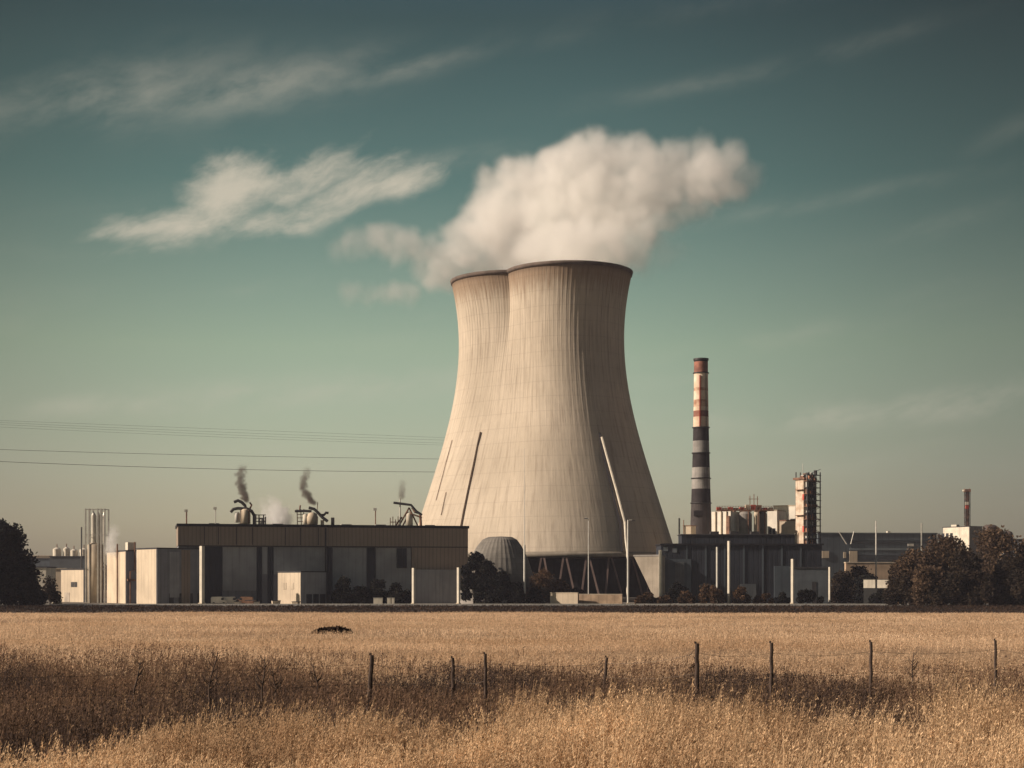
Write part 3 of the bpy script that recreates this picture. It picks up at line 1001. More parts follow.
# silo group ------------------------------------------------------
def silos():
    d = 530
    s = d / F
    ytop = 512
    h = Z(ytop, d)
    gr = 'silos behind the dark hall'
    labs = {0: 'broad sunlit cream silo block below the red gantry', 1: 'narrow grey silo, second in the silo row', 2: 'round grey silo under the middle of the red gantry', 3: 'dark round silo at the right end of the red gantry'}
    for i, (a, b, m, dy) in enumerate(((716, 737, bright_white, 0), (738, 751, grey_silo, -2), (752.5, 758.5, cream_b, -3), (758, 767, grey_silo, 0))):
        r = thing('silo', labs[i], 'silo', (X((a + b) / 2, d), d + dy, 0), R(-34) if i == 0 else 0, gr)
        rr = (b - a) / 2 * s
        if i == 0:
            MB().box(-rr, rr, -4, 6, 0, h).build('wall', m, r)
            for q in (-.55, .05, .6):
                MB().tube([(rr * q, -4.2, 0), (rr * q, -4.2, h)], .25).build('pipe', cream_b, r)
            MB().box(rr * .62, rr * .95, -4.6, -4, h * .55, h * .95).build('cabinet', rust, r)
        else:
            MB().lathe([(rr, 0), (rr, h - .8), (rr * .7, h)], 24).build('wall', m, r, smooth=False)
            MB().tube([(rr * .3, -rr - .2, 0), (rr * .3, -rr - .2, h)], .15).build('pipe', rust, r)
        MB().box(-rr * .9, rr * .9, -.8, .8, h, h + .35).build('roof', rust, r)
    root = thing('conveyor_gantry', 'red and rust conveyor gantry running over the silo tops', 'conveyor', (X(716, d), d - 1, h + .36))
    L = X(773, d) - X(716, d)
    MB().box(0, L, -1.2, 1.2, 0, .35).build('deck', rust, root)
    for k in range(10):
        m = (red_paint, cream_b, red_paint, rust)[k % 4]
        MB().box(L * k / 10 + .1, L * (k + 1) / 10 - .25, -1.0, 1.0, .35, .9 + .5 * random.random() + (.6 if 5 <= k <= 7 else 0)).build('conveyor_housing', m, root)
    mb = MB()
    for k in range(22):
        mb.box(L * k / 21 - .05, L * k / 21 + .05, -1.25, -1.15, .3, 1.5)
    mb.box(0, L, -1.25, -1.15, 1.4, 1.52)
    mb.build('railing', rust, root)
    for px, py in ((749.5, 496), (753.5, 494.5), (757, 496.5)):
        x = X(px, d) - X(716, d)
        MB().tube([(x, 0, .3), (x, 0, Z(py, d) - h - .3)], .13, 5).build('antenna', rust, root)
    MB().box(X(748, d) - X(716, d), X(758, d) - X(716, d), -.1, .1, Z(500.5, d) - h, Z(500, d) - h).build('antenna_crossbar', rust, root)
    # white buildings
    for (a, b, yt, dd, dep, lab) in ((767.5, 777, 510, 535, 8, 'low white plant building between the gantry and the stepped white building'),
                                     (773.5, 796, 505.5, 546, 10, 'stepped white building between the silos and the scaffolded tower')):
        hh = Z(yt, dd)
        r = thing('white_building', lab, 'industrial building', (X(a, dd), dd, 0), R(-30), 'white buildings behind the dark hall')
        w = along(b, X(a, dd), dd, -30)
        MB().box(0, w, 0, dep, 0, hh - .3).build('wall', bright_white, r)
        MB().box(-.15, w + .15, -.15, dep + .15, hh - .3, hh).build('roof', cream_b, r)
        for q in range(2):
            MB().box(w * (.15 + .4 * q), w * (.42 + .4 * q), -.08, -.003, hh * .72, hh * .80).build('window', glass, r)
    dd = 533
    r = thing('white_building', 'low cream building with a dark band against the foot of the scaffolded tower', 'industrial building', (X(779.5, dd), dd, 0), R(-30), 'white buildings behind the dark hall')
    w = along(796, X(779.5, dd), dd, -30)
    MB().box(0, w, 0, 8, 0, Z(521, dd)).build('wall', cream_b, r)
    MB().box(-.15, w + .15, -.15, 8.15, Z(521, dd), Z(520, dd)).build('roof', rust, r)
    dd = 532
    r = thing('roof_hut', 'small cream hut just left of the chimney foot', 'hut', (X(683.5, dd), dd, 0), R(-30))
    w = along(691, X(683.5, dd), dd, -30)
    MB().box(0, w, 0, 4, 0, Z(526, dd)).build('wall', cream_b, r)
    MB().box(-.2, w + .2, -.2, 4.2, Z(526, dd), Z(525.4, dd)).build('roof', rust, r)
    MB().tube([(.2, -.3, 20), (.2, -.3, Z(520, dd))], .15, 5).build('vent_pipe', rust, r)


silos()


def scaffold_tower():
    d = 526
    s = d / F
    x0 = X(806, d)
    root = thing('scaffolded_tower', 'square cream tower with its right side wrapped in dark rusty scaffolding', 'process tower', (x0, d, 0), R(40))
    w = 0.0
    W = along(819, x0, d, 40)
    D = back(796, x0, d, 40)
    h = Z(474.5, d)
    MB().box(-.2, 1.2, .9, D, 0, h - 1.6).build('shaft', mat('stained_cream', (.62, .52, .42), .85, .3, .5, c2=(.50, .37, .27), streak=.5), root)
    MB().box(1.22, W - .25, .9, D - .4, 0, h - 1.8).build('inner_core', mat('dark_rusty_core', (.06, .05, .05), .85, .4, .6, c2=(.02, .02, .03)), root)
    MB().box(-.6, 1.6, .3, D + .8, h - 1.6, h - .9).build('top_deck', rust, root)
    mb = MB()
    for x in np.linspace(0, W, 4):
        for y in (-.5, D):
            mb.box(x - .14, x + .14, y - .14, y + .14, 0, h + random.uniform(-.5, 1.4))
    mb.build('scaffold_post', dark_steel, root)
    mats = [rust, dark_steel, mat('orange_rust', (.42, .20, .12), .8, .3, .8), pale_steel]
    for k, z in enumerate(np.arange(2, h, 2.1)):
        MB().box(-.2, W + .3, -.7, .85, z, z + .22).build('scaffold_deck', mats[k % 2], root)
        # odds and ends stored on the decks
        for q in range(3):
            xx = (W - .8) * q / 3 + random.uniform(0, .4)
            MB().box(xx, xx + random.uniform(.5, 1.1), -.45, .3, z + .22, z + random.uniform(.7, 1.9)).build('deck_equipment', mats[(k * 7 + q * 2) % 4], root)
        mb3 = MB()
        sgn = 1 if k % 2 else -1
        xm = (w + W) / 2
        mb3.tube([(xm - sgn * (W - w) / 2, -.66, z), (xm + sgn * (W - w) / 2, -.66, z + 2.1)], .09, 4)
        mb3.build('scaffold_brace', dark_steel, root)
    for q in range(9):
        xx = random.uniform(-.4, W)
        MB().box(xx, xx + random.uniform(.3, .9), 1.4, 2.6, h - 1.2, h + random.uniform(-.4, .9)).build('roof_equipment', mats[q % 4], root)
    MB().tube([(.8, 2, h - 1), (.8, 2, Z(463, d))], .09, 5).build('antenna', pale_steel, root)
    for q in (.3, .55, .8):
        MB().box(-.3, -.21, D * .15, D * .3, h * q, h * q + 2.0).build('red_panel', red_paint, root)
    for q in (.25, .45, .68, .88):
        MB().box(-1.0, -.21, .9, D * .9, h * q, h * q + .2).build('balcony', rust, root)


scaffold_tower()


# long blue-grey shed on the right --------------------------------
def long_shed():
    d = 760
    root = thing('long_shed', 'long low blue-grey shed with strip windows right of the scaffolded tower', 'warehouse', (X(818, d), d, 0), R(5))
    W = X(940, d) - X(818, d)
    h = Z(532.5, d)
    A = lambda px: (px - 818) * d / F
    MB().box(0, W, 0, 25, 0, h - .6).build('wall', navy_clad2, root)
    MB().box(-.3, W + .3, -.3, 25.3, h - .6, h).build('roof', mat('roof_slate', (.10, .12, .13), .7, .2, .2), root)
    for z0, z1 in ((540, 543), (548, 550), (555, 560)):
        MB().box(A(850), A(936), -.2, -.003, Z(z1, d), Z(z0, d)).build('strip_window', glass if z0 != 548 else mat('pale_blue_band', (.15, .18, .20), .5, .2, .2), root)
    for a, b, y0, y1, m in ((822, 829, 551, 558, cream), (850, 858, 551, 563, cream), (844, 846.5, 552, 558, cream_b)):
        MB().box(A(a), A(b), -.4, -.01, Z(y1, d), Z(y0, d)).build('annex_front', m, root)
    for a in (839, 854.5):
        MB().tube([(A(a), -.4, h + .5), (A(a) + (3.8 if a == 839 else -1.5), -.4, Z(544, d))], .25, 5).build('roof_strut', pale_steel, root)
    MB().box(A(890), A(893), 1, 3, h, h + .8).build('roof_vent', white_p, root)
    MB().box(A(910), A(916), -.5, -.05, Z(546, d), Z(543.5, d)).build('roof_vent', pale_steel, root)
    # tan embankment wall
    d = 640
    r = thing('retaining_wall', 'sandy retaining wall below the blue-grey shed', 'wall', (X(846, d), d, 0))
    MB().box(0, X(930, d) - X(846, d), 0, 3, 0, Z(563, d)).build('face', mat('sandy_render', (.40, .29, .20), .9, .3, .15, streak=.3), r)
    MB().box(-.2, X(930, d) - X(846, d) + .2, -.2, 3.2, Z(563, d), Z(562, d)).build('coping', cream_b, r)
    d = 472
    r = thing('site_trailer', 'white site trailer with a dark seam, between bushes on the right', 'trailer', (X(863.5, d), d, 0), R(-22))
    w = along(889, X(863.5, d), d, -22)
    z1, z0 = Z(579.5, d), Z(588, d)
    MB().box(0, w * .46, 0, 3, z0, z1).build('body', white_p, r)
    MB().box(w * .54, w, 0, 3, z0, z1).build('body', white_p, r)
    MB().box(w * .46 + .005, w * .54 - .005, .2, 2.8, z0 + .1, z1 - .1).build('joint', dark_steel, r)
    MB().box(-.1, w + .1, -.1, 3.1, z1, z1 + .15).build('roof', dark_steel, r)
    MB().box(0, w, .1, 2.9, 0, z0 - .005).build('base', mat('dark_skirt', (.03, .03, .03), .9, .2, .5), r)


long_shed()


def right_derrick():
    d = 775
    r = thing('derrick', 'dark rusty derrick with a red and white box, rising behind the brown trees', 'derrick', (X(967.3, d), d, 0))
    h = Z(488, d)
    w = 2.1 * d / F
    mb = MB()
    for x in (-w, w):
        for y in (-w, w):
            mb.box(x - .17, x + .17, y - .17, y + .17, 0, h - 1)
    mb.build('frame', dark_steel, r)
    mb = MB()
    for k in range(24):
        z0, z1 = h * k / 24, h * (k + 1) / 24 - .2
        s = 1 if k % 2 else -1
        mb.tube([(-s * w, -w, z0), (s * w, -w, z1)], .12, 4)
        mb.tube([(-w, -s * w, z0), (-w, s * w, z1)], .12, 4)
    mb.build('brace', rust, r)
    MB().box(-w * .7, w * .6, -w * .6, w * .6, 0, h - 2).build('hoist_shaft', mat('rust_shaft', (.20, .13, .10), .8, .4, .4), r)
    MB().box(-w - .5, w + .3, -w - .4, w, h - 2, h - .6).build('head', rust, r)
    MB().box(-w - 1.2, -w, -w - .3, .4, h - 1.6, h - .9).build('head_arm', white_p, r)
    MB().box(-w - .4, w * .2, -w - .5, -w, Z(505, d), Z(502, d)).build('cabinet', white_p, r)
    MB().box(-w - .2, w * .2, -w - .5, -w, Z(509, d), Z(505.5, d)).build('cabinet', red_paint, r)
    d = 745
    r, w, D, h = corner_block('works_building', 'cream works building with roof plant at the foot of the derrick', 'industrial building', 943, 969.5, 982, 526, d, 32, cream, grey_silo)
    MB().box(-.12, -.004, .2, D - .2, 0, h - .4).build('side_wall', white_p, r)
    for k in range(4):
        MB().box(-.25, -.13, D * .62 + k * 2.6, D * .62 + k * 2.6 + 1.6, h - 6, h - 3).build('window', glass, r)
    MB().box(2, 4, D * .6, D * .8, h, h + 1).build('roof_unit', white_p, r)
    d = 725
    for a, b, yt, lab in ((982.5, 998, 524.5, 'dark round-topped tank behind the tallest brown tree'), (1004, 1013, 531, 'smaller dark tank at the right edge of the plant')):
        r = thing('storage_tank', lab, 'tank', (X((a + b) / 2, d), d, 0), 0, 'dark tanks on the right')
        rr = (b - a) / 2 * d / F
        h = Z(yt, d)
        MB().lathe([(rr, 0), (rr, h - 1.6), (rr * .8, h - .6), (rr * .4, h - .1), (.1, h)], 26).build('shell', mat('tank_brown', (.10, .075, .065), .7, .3, .2), r, smooth=True)
        MB().tube([(-rr * .6, -rr * .85, 0), (-rr * .6, -rr * .85, h - 1)], .15).build('ladder', rust, r)
    d = 800
    r = thing('grey_warehouse', 'plain grey warehouse behind the trees at the far right edge', 'warehouse', (X(1008, d), d, 0))
    MB().box(0, 50, 0, 20, 0, Z(539, d) - .5).build('wall', grey_clad2, r)
    MB().box(-.3, 50.3, -.3, 20.3, Z(539, d) - .5, Z(539, d)).build('roof', roof_m, r)


right_derrick()


# far left works ---------------------------------------------------
def far_left():
    d = 980
    g = 'distant tanks at the far left'
    xs = ((57, 6.5, 547.5, 'pale distant tank, leftmost of the row'), (66.5, 5, 547, 'pale distant tank, second of the row'), (74, 6, 549, 'pale distant tank, third of the row'), (84, 7, 548, 'pale distant tank next to the frame tower'))
    for px, w, yt, lab in xs:
        r = thing('distant_tank', lab, 'tank', (X(px, d), d, 0), 0, g)
        rr = w * d / F * .62
        h = Z(yt, d)
        MB().lathe([(rr, 0), (rr, h - 1), (rr * .3, h)], 20).build('shell', white_p, r)
        MB().tube([(0, 0, h), (0, 0, h + 2)], .3).build('vent_pipe', rust, r)
    for a, b, yt, dd, m, nm, lab in ((50, 92, 556, 900, mat('far_slate', (.09, .10, .11), .8, .2, .1), 'distant_shed', 'long dark slate shed in front of the distant pale tanks'),
                                     (20, 56, 558, 1050, navy_clad2, 'distant_shed', 'grey distant shed partly behind the dark tree'),
                                     (24, 53, 555.5, 1200, cream, 'distant_shed', 'pale low roofed shed on the far skyline'),
                                     (28, 46, 566.5, 700, white_p, 'low_store', 'small white store beside the dark tree'),
                                     (49, 66, 568, 720, cream, 'low_store', 'low cream store between the dark tree and the beige block')):
        r = thing(nm, lab, 'warehouse', (X(a, dd), dd, 0))
        w = X(b, dd) - X(a, dd)
        h = Z(yt, dd)
        MB().box(0, w, 0, 15, 0, h - .5).build('wall', m, r)
        MB().box(-.4, w + .4, -.4, 15.4, h - .5, h).build('roof', roof_m if m is not cream else cream_b, r)
    d = 466
    r = thing('small_tank', 'small white horizontal tank by the beige block', 'tank', (X(57, d), d, 0))
    MB().lathe([(1.4, 0), (1.4, 1.6), (.9, 2.2)], 18).build('shell', white_p, r, smooth=True)
    MB().box(-1.6, 1.6, -1.6, 1.6, -.0, .25).build('base', grey_silo, r)


far_left()


# mound, low wall, pier at the foot of the tower --------------------
def mound():
    # steep sheeted stockpile with ribs running down it
    d = 486
    r = thing('covered_stockpile', 'steep grey covered stockpile with diagonal ribs left of the tower foot', 'stockpile', (X(501, d), d, 0))
    h = Z(537, d)
    prof = [(1.05, 0), (.98, .22), (.88, .45), (.74, .68), (.56, .87), (.44, .96), (.30, 1.0), (0.001, 1.01)]
    n = 72
    vs, fs = [], []
    for rr, z in prof:
        for k in range(n):
            a = 2 * math.pi * k / n
            rib = .08 if k % 2 == 0 else 0
            vs.append(((rr * 11.5 + rib) * math.cos(a) * (.95 if math.cos(a) > 0 else 1.1), (rr * 9.5 + rib) * math.sin(a), z * h))
    for i in range(len(prof) - 1):
        for k in range(n):
            fs.append((i * n + k, i * n + (k + 1) % n, (i + 1) * n + (k + 1) % n, (i + 1) * n + k))
    MB().add(vs, fs).build('cover', mat('grey_sheeting', (.20, .185, .165), .85, .25, .15, bands=(1.6, .3), streak=.3), r)
    MB().lathe([(13.4, 0), (13.4, 1.0), (13.0, 1.0)], 40).build('base_wall', grey_silo, r)
    # pier right of the openings; its wedge outline imitates a diagonal shadow edge
    d = 500
    r = thing('lit_pier_part', 'lit part of a concrete pier, cut to a wedge along its shadow, between the tower legs and the dark hall', 'pier', (X(634, d), d, 0), R(-32))
    hh = Z(556.5, d)
    L = along(660, X(634, d), d, -32)
    vs = [(L * .86, y, 0) for y in (0, 3.5)] + [(L, y, 0) for y in (0, 3.5)] + [(L, y, hh) for y in (0, 3.5)] + [(0, y, hh) for y in (0, 3.5)] + [(L * .42, y, hh * .52) for y in (0, 3.5)]
    P = [0, 2, 4, 6, 8]
    MB().add(vs, [tuple(P), tuple(q + 1 for q in reversed(P))] + [(P[k], P[k] + 1, P[(k + 1) % 5] + 1, P[(k + 1) % 5]) for k in range(5)]).build('shaft', mat('pier_concrete', (.36, .31, .25), .9, .2, .2, streak=.4), r)
    MB().box(-.2, L + .2, -.15, 3.65, hh + .003, hh + .5).build('cap', grey_silo, r)
    # low wall by the road
    d = 474
    for a, b, yt, m, lab, nm in ((550, 578.5, 593, cream, 'pale higher part of the low wall by the road', 'yard_wall'), (579, 622, 594.5, mat('tan_blocks', (.40, .29, .20), .9, .3, .3, streak=.4, stripes=(2.4, .3)), 'stained tan part of the low wall under the tower legs', 'yard_wall')):
        r = thing(nm, lab, 'wall', (X(a, d), d, 0), R(-20 if a == 550 else -16), 'low walls by the road')
        w = X(b, d) - X(a, d)
        MB().box(0, w * 1.02, 0, .6, 0, Z(yt, d)).build('face', m, r)
        MB().box(-.05, w * 1.02 + .05, -.08, .68, Z(yt, d) + .002, Z(yt, d) + .18).build('coping', cream_b, r)


mound()


# yard clutter ------------------------------------------------------
def clutter():
    # parked vans and skips in front of the hall
    def van(px, d, label, m, L=5.0, rot=0):
        r = thing('parked_van', label, 'van', (X(px, d), d, 0), R(rot), 'vehicles parked by the long hall')
        prof = [(0, .45), (0, 1.9), (.25, 2.25), (3.4, 2.3), (4.2, 1.5), (4.9, 1.25), (5.0, .45)]
        n = len(prof)
        vs = [(x * L / 5 - L / 2, y, z) for y in (-.95, .95) for x, z in prof]
        fs = [tuple(range(n)), tuple(range(2 * n - 1, n - 1, -1))] + [(i, n + i, n + (i + 1) % n, (i + 1) % n) for i in range(n)]
        MB().add(vs, fs).build('body', m, r)
        for x in (-.32, .3):
            for y in (-.9, .9):
                q = MB()
                q.lathe([(.36, -.12), (.36, .12)], 14)
                o = q.build('wheel', dark_steel, r)
                o.location = (x * L, y, .36)
                o.rotation_euler.x = R(90)
        MB().box(.14 * L, .30 * L, -.97, .97, 1.35, 1.95).build('window', glass, r)

    van(219, 467, 'small white van at the left of the parked vehicles', white_p, 4.6, 8)
    van(231, 468, 'white van in the middle of the parked vehicles', white_p, 5.2)
    van(244.5, 468, 'rust-orange van beside the white van', mat('orange_paint', (.33, .18, .11), .5, .2, .5), 4.8, 180)
    for px, lab, m, s in ((238, 'pale crate among the parked vans', white_p, .9), (250.5, 'tall rusty skip at the right of the parked vans', rust, 1.3), (256, 'low grey crate at the end of the parked vans', pale_steel, .9),
                          (276, 'cream crate at the left foot of the bright shed', cream, 1.2), (296, 'flat tan crate at the right foot of the bright shed', cream_b, .9)):
        d = 465.5
        r = thing('skip', lab, 'crate', (X(px, d), d, 0), R(random.uniform(-20, 20)), 'crates in the yard')
        MB().add([(-s * .9, -.8, 0), (s * .9, -.8, 0), (s * .9, .8, 0), (-s * .9, .8, 0), (-s, -1, s * .9), (s, -1, s * .9), (s, 1, s * .9), (-s, 1, s * .9)],
                 [(3, 2, 1, 0), (4, 5, 6, 7), (0, 1, 5, 4), (1, 2, 6, 5), (2, 3, 7, 6), (3, 0, 4, 7)]).build('body', m, r)
        MB().box(-s - .08, s + .08, -1.08, 1.08, s * .9 + .002, s * .9 + .15).build('rim', dark_steel, r)
    for px, lab, w in ((378, 'pale cabinet between the bushes in front of the hall', 1.3), (389, 'narrow pale cabinet right of the broader one', .5), (393, 'narrowest pale cabinet among the bushes', .4)):
        d = 466.5
        r = thing('service_cabinet', lab, 'cabinet', (X(px, d), d, 0), 0, 'service cabinets in front of the hall')
        MB().box(-w, w, -.4, .4, .15, 1.9).build('body', white_p, r)
        MB().box(-w - .06, w + .06, -.46, .46, 1.902, 2.0).build('lid', pale_steel, r)
        MB().box(-w, w, -.35, .35, 0, .148).build('base', grey_silo, r)


clutter()

# ------------------------------------------------------------------ trees and bushes
LEAF_DARK = leaf_mat('dark_leaves', (.016, .018, .020), (.026, .026, .022), .2, .25)
LEAF_BROWN = leaf_mat('brown_autumn_leaves', (.135, .090, .058), (.075, .052, .038), .25, .22)
LEAF_OLIVE = leaf_mat('dark_olive_leaves', (.055, .040, .028), (.032, .027, .023), .25, .25)
LEAF_RUST = leaf_mat('rusty_bush_leaves', (.125, .075, .045), (.07, .045, .03), .25, .4)
bark = mat('bark', (.06, .045, .035), .95, .3, 1.0, bump=.05)


def leaf_cloud(blobs, n, size, seed, flat=1.0):
    """n leaf clumps spread through the volume of several lobes, denser near the surface"""
    g = np.random.default_rng(seed)
    w = np.array([b[3] ** 2 for b in blobs])
    idx = g.choice(len(blobs), n, p=w / w.sum())
    B = np.array([[b[0], b[1], b[2], b[3]] for b in blobs])[idx]
    dirs = g.normal(size=(n, 3))
    dirs /= np.linalg.norm(dirs, axis=1)[:, None]
    rad = B[:, 3] * (g.uniform(.35, 1.0, n) ** .45) * (1 + .16 * np.sin(dirs[:, 0] * 7 + dirs[:, 2] * 9 + idx) + .12 * g.normal(size=n))
    P = B[:, :3] + dirs * rad[:, None] * np.array([1, 1, flat])
    s = size * g.uniform(.5, 1.35, n)
    a = g.normal(size=(n, 3))
    a /= np.linalg.norm(a, axis=1)[:, None]
    b = np.cross(a, g.normal(size=(n, 3)))
    b /= np.linalg.norm(b, axis=1)[:, None]
    a *= s[:, None]
    b *= (s * .6)[:, None]
    V = np.stack([P - a, P + b, P + a, P - b], 1).reshape(-1, 3)
    Fc = np.arange(4 * n).reshape(n, 4)
    return V, Fc


def tree(px, d, ytop, wpx, m, label, name='tree', cat='tree', group=None, n=5200, seed=0, bush=False, size=.42, loose=1.0):
    h = float(Z(ytop, d))
    w = wpx * d / F
    g = np.random.default_rng(seed + 100)
    zg = float(gz(d))
    root = thing(name, label, cat, (X(px, d), d, zg), 0, group)
    h -= zg
    z0 = 0.02 * h if bush else .16 * h
    blobs = []
    k = 9 if not bush else 6
    for q in range(k):
        a = g.uniform(0, 2 * math.pi)
        f = g.uniform(.12, .92)
        z = z0 + (h - z0) * f
        spread = w * .5 * math.sqrt(max(.05, 1 - (max(f, .30) - .30) ** 2 * 1.7)) * g.uniform(.3, .68)
        rr = min(w, h) * g.uniform(.17, .26) * loose
        z = min(z, h - rr * .9)
        blobs.append((math.cos(a) * spread, math.sin(a) * spread, z, rr))
    blobs.append((0, 0, h * .45, min(w, h) * .34))
    blobs.append((w * .04, 0, h - min(w, h) * .22, min(w, h) * .22))
    for s in (-1, 1):
        blobs.append((s * w * .32, 0, h * .34, min(w, h) * .20))
        blobs.append((s * w * .28, -w * .1, h * (.18 if bush or True else .3), min(w, h) * .2))
    V, Fc = leaf_cloud(blobs, n, size, seed)
    V[:, 2] = np.maximum(V[:, 2], .05)
    me = raw_mesh('crown', V, Fc, m)
    link('crown', me, root)
    mb = MB()
    r0 = max(.12, h * .022)
    mb.tube([(0, 0, 0), (.02 * h, 0, h * .25), (-.01 * h, .01 * h, h * .55), (.01 * h, 0, h * .8)], r0, 8, r0 * .25)
    for q, b in enumerate(blobs[:7]):
        zz0 = min(b[2] * .5, h * .5)
        mb.tube([(0, 0, zz0), (b[0] * .5, b[1] * .5, (zz0 + b[2]) * .5), (b[0] * .9, b[1] * .9, b[2])], r0 * .45, 5, r0 * .12)
    mb.build('trunk' if not bush else 'stems', bark, root)
    return root


G = 'brown trees on the right'
tree(-7, 438, 524, 92, LEAF_DARK, 'large almost black tree at the left edge', seed=1, n=20000, size=.55)
tree(-38, 430, 535, 70, LEAF_DARK, 'dark tree cut by the left edge of the picture', seed=2, n=8000, size=.55)
tree(50, 462, 577, 24, LEAF_OLIVE, 'small brownish tree right of the black tree', 'small_tree', seed=3, n=2200, size=.35)
tree(34, 452, 582, 26, LEAF_DARK, 'low dark bush at the foot of the black tree', 'bush', 'bush', seed=4, n=4500, bush=True)
tree(20, 446, 570, 40, LEAF_DARK, 'smaller dark tree leaning against the black tree', seed=5, n=7000, size=.5)
for i, (px, d, yt, w, lab) in enumerate(((903, 440, 575, 44, 'low brown bush under the left of the brown clump'), (950, 431, 572, 50, 'low brown bush in front of the middle of the brown clump'), (985, 430, 574, 46, 'low brown bush under the tallest brown tree'), (1020, 430, 570, 44, 'low brown bush at the right edge'))):
    tree(px, d, yt, w, LEAF_OLIVE, lab, 'bush', 'bush', 'bushes under the brown trees', seed=120 + i, n=6000, bush=True, size=.4)
for i, (px, d, yt, w, lab, m) in enumerate((
        (912, 448, 548, 50, 'dark brown tree second from the left of the right-hand clump', LEAF_BROWN),
        (906, 455, 560, 34, 'lowest brown tree at the left end of the right-hand clump', LEAF_OLIVE),
        (943, 452, 537, 54, 'broad brown tree below the cream works building', LEAF_BROWN),
        (990, 446, 528, 62, 'tallest brown tree in the right-hand clump', LEAF_BROWN),
        (965, 436, 551, 40, 'low brown tree in front of the tallest one', LEAF_OLIVE),
        (1028, 450, 538, 52, 'brown tree cut by the right edge of the picture', LEAF_BROWN),
        (1010, 434, 560, 34, 'small olive tree in front near the right edge', LEAF_OLIVE),
        (930, 434, 566, 36, 'small brown tree in front, below the broad one', LEAF_BROWN))):
    tree(px, d, yt, w, m, lab, group=G, seed=20 + i, n=11000, size=.42, loose=1.15)
tree(843, 500, 571, 34, LEAF_OLIVE, 'dark tree just right of the short post by the side block', seed=44, n=8000)
tree(853, 490, 578, 36, LEAF_OLIVE, 'dark rounded tree left of the white trailer', seed=40, n=8000)
tree(868, 484, 576, 30, LEAF_DARK, 'dark tree below the white trailer at its left', seed=41, n=8000)
tree(880, 465.8, 589.5, 26, LEAF_DARK, 'low dark bush below the right end of the trailer', 'bush', 'bush', seed=42, n=5000, bush=True)
tree(862, 560, 566, 30, LEAF_OLIVE, 'olive tree in front of the sandy retaining wall', seed=43, n=2200, size=.5)
# slope of dark trees beside the stockpile
G2 = 'dark trees beside the stockpile'
tree(474, 474, 553, 26, LEAF_DARK, 'tallest dark tree touching the right end of the long hall', group=G2, seed=50, n=9000)
tree(486, 473, 561, 26, LEAF_DARK, 'middle dark tree on the slope beside the stockpile', group=G2, seed=51, n=8000)
tree(499, 472, 573, 28, LEAF_DARK, 'low dark tree in front of the stockpile', group=G2, seed=52, n=7000)
tree(513, 471, 583, 26, LEAF_DARK, 'lowest dark bush in front of the stockpile by the tall pole', 'bush', 'bush', G2, seed=53, n=5000, bush=True)
G3 = 'bushes along the plant'
for i, (px, d, yt, w, m, lab) in enumerate((
        (543, 478, 570, 34, LEAF_RUST, 'tangled rusty brown bush under the tower edge'), (560, 480, 580, 24, LEAF_RUST, 'brown bush left of the low wall'), (533, 476, 588, 22, LEAF_DARK, 'dark bush at the foot of the tall pole'),
        (342, 474, 577, 22, LEAF_DARK, 'dark bush in front of the hall, left of the service cabinets'), (358, 474, 586, 24, LEAF_DARK, 'lower dark bush left of the service cabinets'),
        (376, 475, 580, 22, LEAF_DARK, 'dark bush behind the broad pale cabinet'), (395, 475, 582, 24, LEAF_DARK, 'wide dark bush behind the narrow cabinets'), (407, 475, 590, 14, LEAF_DARK, 'small dark bush left of the porch post'),
        (650, 470, 593, 22, LEAF_RUST, 'low rusty bush at the foot of the pale pier'), (640, 468, 596, 12, LEAF_RUST, 'tiny rusty bush left of the thick pale post'),
        (687, 470, 591, 20, LEAF_RUST, 'small rusty bush by the left part of the dark hall'), (712, 470, 585, 32, LEAF_RUST, 'broad rusty bush left of the tallest pale post'),
        (741, 470, 587, 20, LEAF_RUST, 'upright brown bush just right of the tallest pale post'), (763, 470, 594, 26, LEAF_RUST, 'low spreading rusty bush in front of the dark hall'),
        (676, 474, 582, 26, LEAF_DARK, 'dark bush against the left part of the dark hall'), (782, 476, 592, 20, LEAF_DARK, 'dark bush left of the post at the side block'),
        (810, 472, 590, 34, LEAF_DARK, 'wide dark hedge-like bush in front of the low side block'), (665, 468, 596, 18, LEAF_RUST, 'flat rusty bush at the foot of the thick pale post'),
        (577, 486, 588, 18, LEAF_DARK, 'dark bush behind the stained low wall'))):
    tree(px, d, yt, w, m, lab, 'bush', 'bush', G3, seed=70 + i, n=3600, bush=True, size=.33)


def woodland():
    g = np.random.default_rng(5)
    n = 26000
    d = g.uniform(1500, 1650, n)
    x = g.uniform(-1150, 1150, n)
    top = 14 + 5 * np.sin(x * .013) + 4 * np.sin(x * .05 + 1) + 3 * np.sin(x * .17)
    z = g.uniform(0, 1, n) ** .7 * top
    P = np.stack([x, d, z], -1)
    a = g.normal(size=(n, 3)) * 3.0
    b = g.normal(size=(n, 3)) * 2.4
    V = np.stack([P - a, P + b, P + a, P - b], 1).reshape(-1, 3)
    o = link('distant_woodland', raw_mesh('distant_woodland', V, np.arange(4 * n).reshape(n, 4), LEAF_OLIVE))
    tag(o, 'low dark line of woodland on the horizon', 'woodland', kind='stuff')


woodland()


